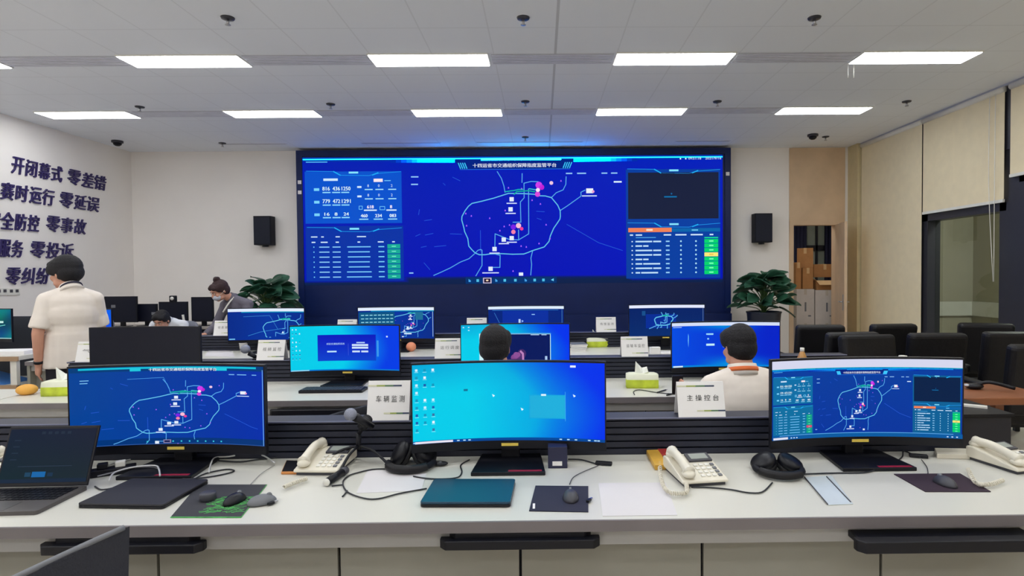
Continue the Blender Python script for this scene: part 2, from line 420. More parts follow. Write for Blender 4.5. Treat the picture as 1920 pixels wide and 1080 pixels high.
def panel_head(S, x0, x1, y, lw=1.3):
    wd = x1-x0; c = (30, 150, 235)
    S.line([(x0, y), (x0+wd*.29, y+1), (x0+wd*.36, y+8), (x0+wd*.66, y+9), (x0+wd*.76, y+5), (x1, y+2)], lw, c, 2)
    S.line([(x0+wd*.29, y+1), (x0+wd*.36, y+8)], lw*2, (30, 175, 245), 3); S.line([(x0+wd*.70, y+8), (x0+wd*.76, y+4)], lw*2, (30, 175, 245), 3)
    S.rect(x0+wd*.45, y+1.5, x0+wd*.55, y+5, (130, 225, 255), 3)
def draw_dash(S, big=True, lw=1.0, hk=1.0):
    """the traffic dashboard in the pixel frame of the wall display (x 565-1355, y 290-523)"""
    tb = (8, 92, 160)
    # side panels and header
    S.rect(569, 318, 750, 415, (4, 82, 205) if big else (10, 110, 165), 1); S.rect(569, 420, 752, 523, (4, 50, 165) if big else (10, 110, 160), 1)
    S.rect(1172, 318, 1350, 523, (5, 62, 160) if big else (10, 96, 150), 1)
    S.rect(1176, 324, 1347, 411, (24, 32, 60) if big else (5, 32, 70), 2)
    S.rect(565, 292, 1355, 299, (0, 60, 160), 1)
    S.line([(567, 295.5), (1354, 295.5)], 2.0*lw, (16, 150, 245), 3, k=1+(hk-1)*.12)
    for i in range(12):
        a = 730+i*10; S.rect(a, 296, a+10.2, 302.5, mixc((0, 44, 170), (0, 150, 245), i/11), 2, k=1+(hk-1)*(i/11)**2, n=1)
        a = 1194-i*10; S.rect(a-10.2, 296, a, 302.5, mixc((0, 44, 170), (0, 150, 245), i/11), 2, k=1+(hk-1)*(i/11)**2, n=1)
    S.rect(900, 296, 1050, 299.3, (10, 160, 250), 4, k=hk)
    for i in range(14):
        f, g = i/14, (i+1)/14
        S.poly([(851+223*f, 298), (851+223*g, 298), (860+206*g, 316), (860+206*f, 316)], (0, 34, 130), 2)
    S.line([(860, 316), (1066, 316)], .9*lw, (40, 120, 230), 3)
    for i in range(4):
        S.line([(857+i*4, 304), (861+i*4, 314)], 1.8, (60, 200, 255), 3); S.line([(1070-i*4, 304), (1066-i*4, 314)], 1.8, (60, 200, 255), 3)
    S.text(TITLE, 884, 312.5, 7.6, (240, 246, 255), 4, w=157, bold=.12)
    S.rect(572, 299.5, 612, 301.2, (90, 190, 250), 3)
    panel_head(S, 572, 749, 317, lw); panel_head(S, 572, 749, 422, lw); panel_head(S, 1175, 1350, 317, lw); panel_head(S, 1175, 1350, 418, lw)
    wc = (205, 232, 255); cy = (120, 210, 250)
    S.rect(604, 331, 631, 335.5, wc, 3); S.rect(698, 332, 715, 338, (250, 232, 240), 3); S.rect(718, 335, 730, 336.4, cy, 3)
    for y, nums in ((353, ('816', '436', '1250')), (376.5, ('779', '472', '1291')), (400, ('16', '8', '24'))):
        S.rect(586, y-4, 596, y+1, cy, 3)
        for x, t in zip((602, 621, 638), nums): S.text(t, x+(0 if y < 390 else 3), y+.5, 7.2 if y < 390 else 6, (225, 250, 250), 3, w=4.2*len(t)+(1 if len(t) < 4 else -.5), bold=.2)
        for x in (602, 620, 637): S.rect(x, y+3, x+15, y+5.2, (140, 215, 250), 3)
    for y in (347, 364.5):
        S.rect(667, y-1.5, 675, y+2, wc, 3)
        for x, t in ((686, '8'), (706, '0'), (730, '2')): S.text(t, x, y+.5, 5, wc, 3); S.rect(x-5, y+4, x+10, y+6, (160, 225, 250), 3)
    S.line([(670, 383), (676, 383), (676, 389), (670, 389), (670, 383)], .9, cy, 3); S.line([(709, 384), (718, 384), (718, 390), (709, 390), (709, 384)], .9, cy, 3)
    for x, t in ((685, '618'), (728, '8')): S.text(t, x, 387.5, 6, (245, 240, 255), 3, bold=.3)
    S.rect(679, 389.5, 703, 392, wc, 3); S.rect(721, 389.5, 740, 392, wc, 3)
    for x, t in ((673, '460'), (700, '234'), (727, '083')): S.text(t, x, 404, 6, (225, 245, 255), 3, bold=.3); S.rect(x-3, 406.5, x+14, 408.5, (150, 220, 250), 3)
    # left table
    for x0, x1 in ((579, 591), (598, 603), (625, 633), (665, 682)): S.rect(x0, 439, x1, 441, wc, 3)
    for x0, x1 in ((580, 587), (597, 610), (625, 631), (666, 671), (704, 715), (731, 736)): S.rect(x0, 449, x1, 451.2, wc, 3)
    rnd = random.Random(3)
    for i in range(7):
        y = 459+i*9.4
        S.rect(583, y-1, 585, y+1, cy, 3); S.rect(594, y-.8, 613, y+1.1, (140, 205, 250), 3); S.rect(619, y-.8, 634, y+1.1, (140, 205, 250), 3)
        e = rnd.uniform(0, 6); S.rect(645+e, y-.9, 692-e, y+1.1, (120, 200, 250), 3); S.rect(705, y-.9, 716, y+1.1, cy, 3)
        S.rect(722, y-4.4, 746, y+3.6, (20, 170, 150) if big else ((20, 170, 130) if i != 4 else (220, 70, 110)), 3); S.rect(730, y-1.2, 738, y+.4, (120, 240, 210), 4)
    # map frame captions
    for x, y, wd in ((768, 329, 14), (768, 343, 13), (1059, 324.5, 12), (1080, 324.5, 17), (1126, 324.5, 11), (1144, 324.5, 12), (762, 509, 8)): S.rect(x, y-1, x+wd, y+1.2, (150, 205, 250), 3)
    S.rect(1149, 339.5, 1164, 342.5, (215, 235, 255), 3)
    S.rect(1244, 368.5, 1268, 371, (10, 110, 170), 3); S.disc(1258, 364, 1.6, (20, 100, 160), 3)
    # right table
    S.rect(1176, 429, 1350, 435.5, (6, 100, 170), 2)
    S.rect(1176, 427.8, 1258, 435.8, (240, 130, 86), 3); S.rect(1210, 430, 1222, 433.4, (255, 225, 200), 4); S.rect(1296, 431.5, 1308, 433.5, cy, 3)
    for x0, x1 in ((1179, 1185), (1190, 1202), (1243, 1257), (1265, 1286), (1294, 1317), (1330, 1337)): S.rect(x0, 440, x1, 442.5, wc, 3)
    for i in range(9):
        y = 445+i*8.4 if i else 446; 
        if i == 0: S.rect(1190, y-.6, 1228, y+.6, (90, 180, 240), 3); S.rect(1320, 446, 1346, 448, (20, 230, 150), 3); continue
        S.rect(1182, y-1, 1184.5, y+1.2, wc, 3); a = 1190+rnd.choice((8, 12, 22, 31)); S.rect(1189.5, y-1.3, a, y+1.5, (190, 225, 252), 3); S.rect(a+2, y-1.3, min(1238, a+rnd.choice((12, 20, 34))), y+1.5, (190, 225, 252), 3)
        S.rect(1247, y-1.2, 1254, y+1.2, (150, 210, 250), 3); S.disc(1275.5, y, 1.7, (170, 225, 250), 3); S.disc(1304, y, 1.7, (170, 225, 250), 3)
        g = (0, 214, 110) if i != 4 else (250, 235, 120)
        S.rect(1320, y-3.7, 1346, y+3.7, g, 3); S.rect(1329, y-1.2, 1337, y+1.2, (120, 255, 190) if i != 4 else (240, 190, 90), 4)
def toolbar(S, y=525, lw=1.0):
    S.rect(868, y-6, 1040, y+6, (0, 50, 110), 1)
    for i, x in enumerate((875.7, 891, 909, 926, 942, 962, 981.5, 998.5, 1015, 1032)):
        if i == 2:
            S.rect(901, y-5, 917, y+5.5, (205, 190, 215), 3); S.rect(903, y-3.5, 915, y+4, (40, 20, 50), 4); S.disc(909, y, 2.6, (250, 225, 190), 5, ry=1.6)
        elif i == 9: S.poly([(1029, y), (1034.5, y-3), (1034.5, y+2.5)], (110, 210, 250), 3)
        elif i % 3 == 0: S.poly([(x-2, y-3), (x+2.4, y), (x+2, y+2.6), (x-2, y+2.6)], (70, 160, 230), 3)
        else: S.rect(x-2.4, y-2.4, x+2.4, y+2.6, (80, 190, 230), 3)
    S.disc(876, y, .1, (0, 0, 0), 3)

# ------------------------------------------------------------------ the room
XL, XR, YB, YF, ZC = -7.0, 5.52, 10.15, -3.2, 3.7
struct(MB().box(XL-.1, XR+.6, YF-.1, YB, -.1, 0, FLOORM), 'floor')
struct(MB().box(XL-.1, XR+.6, YF-.1, YB+.1, ZC, ZC+.1, CEILM), 'ceiling')
struct(MB().box(XL-.1, XL, YF, YB, 0, ZC, WHITE), 'wall_left')
struct(MB().box(XL-.1, XR+.1, YF-.1, YF, 0, ZC, WHITE), 'wall_front')
DX0, DX1, DZ = 4.37, 5.113, 2.36
b = MB().box(XL-.1, DX0-.07, YB, YB+.15, 0, ZC, WHITE).box(DX0-.07, DX1+.03, YB, YB+.15, DZ+.06, ZC, WHITE).box(DX1+.03, XR+.1, YB, YB+.15, 0, ZC, WHITE)
struct(b, 'wall_back')
struct(MB().box(DX0-.07, DX1+.15, YB-.02, YB, DZ+.03, ZC-.01, WOODL), 'trim_1')
b = MB().box(DX0-.07, DX0, YB-.03, YB+.15, 0, DZ+.06, WOODL).box(DX1, DX1+.03, YB-.03, YB+.15, 0, DZ+.06, WOODL).box(DX0, DX1, YB-.03, YB+.15, DZ, DZ+.06, WOODL)
struct(b, 'trim_2')
# right side: window wall with piers, upper beam, dark frames
b = MB()
b.box(XR, XR+.1, YF, YB, 0, .12, FRAMED).box(XR, XR+.1, YF, YB, 2.95, ZC, FRAMED)
b.box(XR, XR+.1, 8.32, YB, .12, 2.95, CREAM).box(XR, XR+.1, YF, 4.6, .12, 2.95, CREAM)
struct(b, 'wall_right')
def window(n, y0, y1, zt):
    fr = MB()
    fr.box(XR-.1, XR+.08, y0, y0+.10, .12, 2.95, FRAMED).box(XR-.1, XR+.08, y1-.13, y1, .12, 2.95, FRAMED)
    fr.box(XR-.1, XR+.08, y0, y1, zt-.17, zt-.07, FRAMED).box(XR-.08, XR+.06, y0, y1, .12, .2, FRAMED).box(XR-.08, XR+.06, y0, y1, 2.85, 2.95, FRAMED)
    o = struct(fr, 'window_%d' % n)
    MB().box(XR+.01, XR+.02, y0+.1, y1-.13, .2, zt-.17, GLASS).build('pane', o)
    MB().box(XR-.06, XR+.04, y0+.1, y1-.13, zt-.07, zt+.05, MGREY).build('top_rail', o)
window(1, 6.80, 8.32, 2.42); window(2, 4.6, 6.62, 2.72)
struct(MB().box(XR-.1, XR+.1, 6.62, 6.80, 0, 2.95, FRAMED), 'trim_3')
# outside the glass: a lobby with a pale rail, seen dimly
MB0 = mat('outer_wall', (150, 146, 130), .8); MB1 = mat('outer_rail', (190, 190, 185), .7)
struct(MB().box(XR+1.9, XR+2.0, 3.0, 10.1, 0, 3.7, MB0), 'wall_outside')
struct(MB().box(XR+1.86, XR+1.9, 3.0, 10.02, .78, 1.02, MB1).box(XR+.1, XR+1.9, 9.98, 10.02, .78, 1.02, MB1), 'trim_4')
struct(MB().box(XR+.1, XR+2.0, 10.02, 10.1, 0, 3.7, MB0), 'wall_outside_end')
struct(MB().box(XR+.6, XR+2.0, 3.0, 10.1, -.1, 0, FLOORM), 'floor_outside')
struct(MB().box(XR+.6, XR+2.0, 3.0, 10.1, 3.7, 3.8, WHITE), 'ceiling_outside')
l = bpy.data.lights.new('lobby_fill_light', 'AREA'); l.energy = 110; l.size = .6; lo = bpy.data.objects.new('lobby_fill_light', l); C.objects.link(lo); lo.location = (XR+1.2, 7.2, 3.6)  # unseen light added to brighten the view through the glass
tag(lo, 'added unseen light that brightens the lobby beyond the right-hand glass', 'lamp')
struct(MB().box(XR-.155, XR-.06, YF, YB, ZC-.02, ZC, VENTD), 'trim_5')
# baseboards
struct(MB().box(XL, XL+.015, YF, YB, 0, .1, SKIRT), 'baseboard_left')
struct(MB().box(XL, -4.2, YB-.015, YB, 0, .1, SKIRT).box(3.4, DX0-.07, YB-.015, YB, 0, .1, SKIRT), 'baseboard_back')

# storage room behind the doorway
SY = 12.6
struct(MB().box(3.4, 3.5, YB+.15, SY, 0, 3, WHITE), 'wall_storage_left')
struct(MB().box(7.2, 7.3, YB+.15, SY, 0, 3, WHITE), 'wall_storage_right')
struct(MB().box(3.4, 7.3, SY, SY+.1, 0, 3, mat('storage_back_paint', (160, 170, 160), .7)), 'wall_storage_back')
struct(MB().box(3.4, 7.3, YB, SY+.1, -.1, 0, FLOORM), 'floor_storage')
struct(MB().box(3.4, 7.3, YB+.15, SY+.1, 3, 3.1, WHITE), 'ceiling_storage')
b = MB()
for z0, z1 in ((1.2, 1.26), (2.0, 2.12), (2.85, 2.9)): b.box(5.6, 6.2, SY-.04, SY, z0, z1, FRAMED)
for x0 in (5.6, 5.9, 6.16): b.box(x0, x0+.04, SY-.04, SY, 1.2, 2.9, FRAMED)
o = struct(b, 'window_3')
b = MB()
def curtain(x0, x1, label):
    b = MB(); n = 40; vs = []; fs = []
    for i in range(n+1):
        x = x0+(x1-x0)*i/n; y = SY-.12+.035*math.sin(i*1.6)
        vs += [(x, y, .1), (x, y, 2.85), (x, y+.012, .1), (x, y+.012, 2.85)]
    for i in range(n):
        a = 4*i; fs += [(a, a+4, a+5, a+1), (a+2, a+3, a+7, a+6), (a+1, a+5, a+7, a+3), (a, a+2, a+6, a+4)]
    b.add(vs, fs, CURTD, True); tag(b.build('curtain'), label, 'curtain', 'storage room curtains')
curtain(4.9, 5.68, 'dark navy curtain left of the storage room window'); curtain(6.05, 6.75, 'dark navy curtain right of the storage room window')
t = thing('ceiling_light', 'added hidden light panel on the storage room ceiling', 'ceiling light', (4.8, 10.9, 3.0))
MB().box(-.3, .3, -.3, .3, -.03, 0, PLASW).build('frame', t); MB().box(-.27, .27, -.27, .27, -.036, -.031, emis('storage_fill_light', (1, .97, .9), 11)).build('diffuser', t)  # glowing panel out of view, added to light the storage room

def carton(x, y, z, sx, sy, sz, m, label, rz=0, open_=False, group=None, marks=False):
    t = thing('cardboard_box', label, 'box', (x, y, z), rz, group)
    b = MB().box(-sx/2, sx/2, -sy/2, sy/2, 0, sz, m)
    b.build('carton', t, bevel=.004)
    if open_:
        f = MB(); f.box(-sx/2, sx/2, 0, sy*.45, 0, .006, CARDL); o = f.build('flap', t); o.location = (0, -sy/2, sz+.002); o.rotation_euler = (R(-150), 0, 0)
        f = MB(); f.box(-sx*.12, 0, -sy/2, sy/2, 0, .006, CARDL); o = f.build('flap', t); o.location = (-sx/2, 0, sz+.002); o.rotation_euler = (0, R(35), 0)
    else:
        MB().box(-.025, .025, -sy/2-.002, sy/2+.002, sz-.1, sz+.002, CARDL if m is CARD else mat('tape_clear', (190, 180, 165), .4)).build('tape', t)
    if marks:
        q = MB(); q.box(-.015, .015, -sy/2-.003, -sy/2, sz*.35, sz*.62, MGREY); q.box(.05, .1, -sy/2-.003, -sy/2, sz*.2, sz*.24, MGREY); q.build('print', t)
    return t
y0 = 10.75
carton(4.77, y0, 0, .32, .4, .62, CARTW, 'white carton on the storage floor beside the left door jamb', marks=True, group='white cartons')
carton(4.77, y0, .62, .32, .4, .62, CARTW, 'tall white carton under the brown box tower, left stack', marks=True, group='white cartons')
carton(5.16, y0, 0, .42, .4, .62, CARTW, 'white carton at the foot of the right stack in the doorway', marks=True, group='white cartons')
carton(5.16, y0, .62, .42, .4, .60, CARTW, 'white carton with a dark hand slot, top of the right white stack', marks=True, group='white cartons')
carton(4.665, y0+.02, 1.242, .10, .34, .48, CARD, 'narrow upright brown carton against the left door jamb', group='brown cartons')
carton(4.83, y0, 1.242, .19, .34, .38, CARD, 'brown carton with tape under the tall box in the doorway', group='brown cartons')
carton(4.86, y0+.02, 1.624, .27, .30, .36, CARD, 'topmost brown box of the tower in the storage doorway', rz=R(-24), group='brown cartons')
carton(5.18, y0+.02, 1.222, .38, .34, .17, CARD, 'open flapped brown carton low on the right stack', open_=True, group='brown cartons')
carton(5.23, y0+.14, 1.45, .40, .30, .24, CARD, 'wide brown box lying over the open carton', rz=R(-6), open_=False, group='brown cartons')

# the door leaf, standing open into the hall
t = tag(bpy.data.objects.new('door_1', None), kind='structure'); C.objects.link(t); t.location = (DX1-.005, YB-.03, 0); t.rotation_euler.z = R(-106)
MB().box(.0, .74, -.02, .02, .01, DZ, WOODL).build('door_leaf', t, bevel=.003)
b = MB().box(.64, .68, -.028, -.02, .92, 1.18, METAL).cyl((.66, -.02, 1.06), (.66, -.07, 1.06), .01, .01, METAL).cyl((.66, -.065, 1.06), (.54, -.065, 1.06), .009, .009, METAL)
b.box(.64, .68, .02, .028, .92, 1.18, METAL).cyl((.66, .02, 1.06), (.66, .07, 1.06), .01, .01, METAL).cyl((.66, .065, 1.06), (.54, .065, 1.06), .009, .009, METAL)
b.build('door_handle', t)

# roller blinds along the right-hand side
def blind(y0, y1, zb, label, chain=None):
    t = thing('roller_blind', label, 'blind', (XR-.14, y0, zb), 0, 'cream roller blinds')
    L = y1-y0
    MB().box(-.002, .002, .0, L, 0, ZC-zb-.06, BLIND).build('fabric', t)
    MB().box(-.012, .012, 0, L, -.025, .01, PLASW).build('bottom_bar', t)
    MB().cyl((0, 0, ZC-zb-.05), (0, L, ZC-zb-.05), .035, .035, PLASW).build('roller_tube', t)
    if chain: MB().tube([(-.03, chain, ZC-zb-.08), (-.032, chain, .2), (-.03, chain, -.95)], .004, PLASW, res=3).tube([(-.03, chain+.09, ZC-zb-.08), (-.032, chain+.09, .2), (-.03, chain+.01, -.95)], .004, PLASW, res=3).build('bead_chain', t)
blind(8.262, 9.82, .35, 'long cream roller blind pulled almost to the floor')
blind(6.79, 8.235, 2.37, 'cream roller blind half raised over the dark framed window', chain=.1)
blind(5.25, 6.70, 2.64, 'cream roller blind raised highest, at the right picture edge')
blind(3.7, 5.2, 1.9, 'cream roller blind beside the nearer end of the window wall')
struct(MB().box(XR-.2, XR, 9.84, YB, 0, ZC, CREAM), 'trim_6')
struct(MB().box(XR-.115, XR-.105, 4, 10.1, 2.95, ZC, FRAMED), 'blind_gap_shade')  # dark sheet behind the blinds; its colour stands in for shade in the gaps

# ceiling lights in two visible rows and the rows behind the camera
LX = [-6.5+2.42*i for i in range(5)]
lamp0 = None
names = ['first', 'second', 'third', 'fourth', 'fifth']
for r_, (ly, cnt) in enumerate(((5.75, 5), (7.66, 5), (3.84, 5), (1.93, 5), (0.02, 5), (-1.9, 5))):
    for i, lx in enumerate(LX):
        if r_ == 0: lab = ['bright ceiling panel cut off at the left edge, near row', 'near-row bright ceiling panel at the left above the wall slogan', 'near-row bright ceiling panel left of the screen title', 'near-row bright ceiling panel right of centre', 'near-row bright ceiling panel next to the blinds'][i]
        elif r_ == 1: lab = ['far-row bright ceiling panel nearest the lettered wall', 'far-row bright ceiling panel above the left wall speaker', 'far-row bright ceiling panel above the middle of the screen', 'far-row bright ceiling panel above the right end of the screen', 'far-row bright ceiling panel nearest the blinds'][i]
        else: lab = 'bright ceiling panel in a row above or behind the nearest console'
        x = lx
        if lamp0 is None:
            t = thing('ceiling_light', lab, 'ceiling light', (x, ly, ZC), 0, 'rectangular ceiling panels')
            MB().box(-.012, 1.162, -.012, .312, -.012, .0, PLASW).build('frame', t)
            MB().box(0, 1.15, 0, .30, -.016, -.0125, LAMPM).build('diffuser', t); lamp0 = t
        else: t = dup(lamp0, (x, ly, ZC), label=lab)
vent0 = None
vl = {0: ['grey linear vent between the cut-off lamp and the left lamp', 'grey linear vent above the slogan, near row', 'grey linear vent in the near row above the screen title', 'grey linear vent in the near row right of the screen'],
      1: ['grey linear vent in the far row above the left wall', 'grey linear vent in the far row left of the screen', 'grey linear vent in the far row over the left half of the screen', 'grey linear vent in the far row over the right of the screen']}
for r_, ly in enumerate((5.75, 7.66)):
    for i in range(4):
        x = LX[i]+1.19
        if vent0 is None:
            t = thing('ceiling_vent', vl[r_][i], 'vent', (x, ly, ZC), 0, 'linear ceiling vents'); b = MB().box(0, 1.20, .02, .28, -.004, 0, VENTD); b.build('backing', t)
            b = MB()
            for k in range(7): b.box(0, 1.20, .03+k*.036, .054+k*.036, -.010, -.004, VENT)
            b.build('blade', t); vent0 = t
        else: dup(vent0, (x, ly, ZC), label=vl[r_][i])
sl0 = None
for x0, x1, lab in ((-5.2, -4.1, 'thin slot vent left of the screen top'), (-2.9, -1.6, 'thin slot vent over the left part of the screen'), (-1.05, .7, 'long thin slot vent over the middle of the screen'), (2.2, 3.1, 'thin slot vent over the right end of the screen')):
    t = thing('slot_vent', lab, 'vent', (x0, 9.56, ZC), 0, 'thin slot vents'); MB().box(0, x1-x0, 0, .06, -.006, 0, VENT).build('frame', t); MB().box(.02, x1-x0-.02, .015, .045, -.008, -.006, VENTD).build('slot', t)
sp0 = None
for px, py, lab in ((427, 33, 'pendent sprinkler above the left ceiling lamp'), (981, 33, 'pendent sprinkler at the top middle of the ceiling'), (1527, 33, 'pendent sprinkler at the top right of the ceiling'),
                    (262, 200, 'small sprinkler beside the lamp nearest the lettered wall'), (620, 195, 'small sprinkler left of the screen, between far lamps'), (985, 190, 'small sprinkler in line with the screen title'), (1345, 190, 'small sprinkler between the far lamps right of centre'), (1700, 190, 'small sprinkler right of the last far lamp'),
                    (417, 268, 'small sprinkler just in front of the left back wall'), (985, 257, 'small sprinkler right above the screen frame'), (1548, 256, 'small sprinkler near the storage door')):
    p = P(px, py, z=ZC)
    if sp0 is None:
        t = thing('sprinkler', lab, 'sprinkler', (p.x, p.y, ZC), 0, 'ceiling sprinklers')
        MB().lathe([(.055, 0), (.05, -.012), (.02, -.016)], SPRINK).build('rosette', t); MB().lathe([(.012, -.012), (.012, -.05), (.006, -.055)], METAL).build('nozzle', t)
        MB().lathe([(.022, -.062), (.022, -.058), (.004, -.054)], METAL).build('deflector', t); sp0 = t
    else: dup(sp0, (p.x, p.y, ZC), label=lab)
for px, py, lab in ((220, 264, 'dark dome camera on the ceiling near the left corner'), (1524, 252, 'dark dome camera on the ceiling near the storage door')):
    p = P(px, py, z=ZC); t = thing('dome_camera', lab, 'camera', (p.x, p.y, ZC), 0, 'ceiling dome cameras')
    MB().lathe([(.08, 0), (.08, -.03), (.065, -.035)], DGREY).build('housing', t); MB().lathe([(.06, -.035), (.055, -.06), (.03, -.08), (1e-5, -.085)], BLACK).build('dome', t)
p = P(1590, 122, z=ZC); t = thing('ceiling_hook', 'pair of thin pale hanging rods beside the right ceiling lamp', 'hook', (p.x, p.y, ZC))
for k in (0, .06): MB().cyl((k, 0, 0), (k, 0, -.13), .003, .003, PLASW, n=6).build('rod', t)

# ------------------------------------------------------------------ slogans on the left wall
def slogan(txt, px0, px1, yz, ztxt, label, n0=0):
    ya = P(px0, yz, x=XL).y; yb = P(px1, yz, x=XL).y
    n = len(txt); pitch = (yb-ya)/n; t = thing('wall_lettering', label, 'lettering', (XL, ya, ztxt), 0, 'slogan letters')
    for i, ch in enumerate(txt):
        vs, fs, W, Hh = glyphs(ch, .18); sx = pitch*.93/W; sz = .225/Hh
        b = MB()
        for k, (dx, dz) in enumerate(((-.004, 0), (.004, .002), (0, -.003))):
            e = .018+k*.0006
            V = [(.0, i*pitch+x*sx+dx, z*sz-.11+dz) for x, z in vs] + [(e, i*pitch+x*sx+dx, z*sz-.11+dz) for x, z in vs]
            N = len(vs); Fs = [tuple(j+N for j in f) for f in fs]
            ed = {}
            for f in fs:
                for a, c in zip(f, f[1:]+f[:1]):
                    if (c, a) in ed: del ed[(c, a)]
                    else: ed[(a, c)] = 1
            Fs += [(a, c, c+N, a+N) for a, c in ed]
            b.add(V, Fs, LETTER)
        b.build('character', t)
slogan('开闭幕式', 20, 117, 315, 3.06, 'first slogan phrase on the top line of the left wall')
slogan('零差错', 126, 199, 335, 3.06, 'three indigo characters ending the top slogan line')
slogan('赛时运行', 0, 102, 365, 2.70, 'four indigo characters opening the second slogan line')
slogan('零延误', 111, 186, 378, 2.70, 'three indigo characters ending the second slogan line')
slogan('安全防控', -26, 74, 417, 2.31, 'indigo characters cut by the picture edge on the third slogan line')
slogan('零事故', 86, 162, 420, 2.33, 'three indigo characters ending the third slogan line')
slogan('服务', -4, 43, 467, 1.95, 'two indigo characters opening the fourth visible slogan line')
slogan('零投诉', 56, 138, 467, 1.95, 'three indigo characters just above the standing man')
slogan('零纠纷', 10, 92, 517, 1.585, 'lowest slogan characters half hidden by the standing man\'s head')
for i, (px, lab) in enumerate(((2, 'double wall socket at the left picture edge'), (25, 'double wall socket under the lowest slogan'))):
    p = P(px, 547, x=XL); t = thing('wall_socket', lab, 'socket', (XL, p.y, p.z), 0, 'double wall sockets')
    MB().box(0, .012, -.09, .09, -.045, .045, PLASW).build('face_plate', t, bevel=.003)
    for s in (-1, 1): MB().box(.012, .014, s*.042-.022, s*.042+.022, -.01, .03, DGREY).build('outlet', t)

# ------------------------------------------------------------------ the wall display
SX0, SX1, SYF = -4.10, 3.22, 9.93
t = thing('video_wall', 'huge blue video wall with a city traffic map in a black frame', 'screen', ((SX0+SX1)/2, SYF, 0))
cx = (SX0+SX1)/2
fx0, fx1 = SX0-cx, SX1-cx
b = MB().box(fx0, fx1, .02, YB-SYF, .0, 3.66, mat('video_wall_frame', (8, 30, 84), .45, var=.12, scale=2, spec=.3))
VF = MATS['video_wall_frame']; b.box(fx0, fx1, 0, .02, 3.56, 3.66, VF).box(fx0, fx0+.1, 0, .02, .9, 3.56, VF).box(fx1-.1, fx1, 0, .02, .9, 3.56, VF).box(fx0, fx1, -.04, .02, 0, .86, VF)
b.build('frame', t)
ZB = 1.46-7.5*2.085/232
def wsurf(u, v, L): return (-4.00-cx+u*(3.085+4.00), .018-L*.0025, ZB+v*(3.545-ZB))
S = Scr(565, 291.5, 1355, 531, wsurf)
def wbg(u, v):
    m = max(0, 1-abs(u-.5)*3.2)
    e = min(1, max(0, (v-.935)/.02)) if .235 < u < .768 else min(1, max(0, (v-.965)/.012))
    return (2+8*e, int(20-4*m+24*(1-v)*.5)*(1-e)+32*e, int((178+10*u)*(1-e)+74*e))
S.grad(wbg, 60, 60)
draw_dash(S, True, 1.0, hk=45); S.clip = (756, 317, 1168, 517); draw_map(S, 1.0); S.clip = None; toolbar(S, 524.2)
S.text('09:51:18', 1290, 300.3, 4.2, (225, 240, 255), 4, w=24); S.text('2021/9/16', 1322, 300.3, 4.2, (225, 240, 255), 4, w=30)
S.disc(1275, 298.6, 1.5, (230, 240, 255), 4); S.disc(1285, 298.6, 1.5, (230, 240, 255), 4)
S.build('display', t)
for x, z in ((fx0+.055, 3.13), (fx0+.055, 2.96), (fx1-.055, 3.22)): MB().box(x-.03, x+.03, -.004, 0, z-.03, z+.03, PAPER).build('tape_patch', t)

def speaker(px0, px1, py0, py1, label):
    a = P(px0, py0, y=9.93); c = P(px1, py1, y=9.93); wd = c.x-a.x; hh = a.z-c.z
    t = thing('wall_speaker', label, 'speaker', ((a.x+c.x)/2, YB, c.z), 0, 'wall speakers')
    MB().rprism(-wd/2, wd/2, -.22, -.03, 0, hh, .02, BLACKM).build('cabinet', t)
    MB().box(-wd/2+.015, wd/2-.015, -.226, -.219, .02, hh-.02, mat('speaker_grille', (24, 28, 44), .8, bump=.5, bscale=300)).build('grille', t)
    MB().box(-.04, .04, -.03, 0, hh*.3, hh*.7, DGREY).build('bracket', t); MB().cyl((0, -.1, -.03), (0, -.1, .0), .05, .05, DGREY).build('swivel_foot', t)
speaker(474, 508, 405, 459, 'black wall speaker left of the video wall'); speaker(1416, 1449, 400, 454, 'black wall speaker right of the video wall')

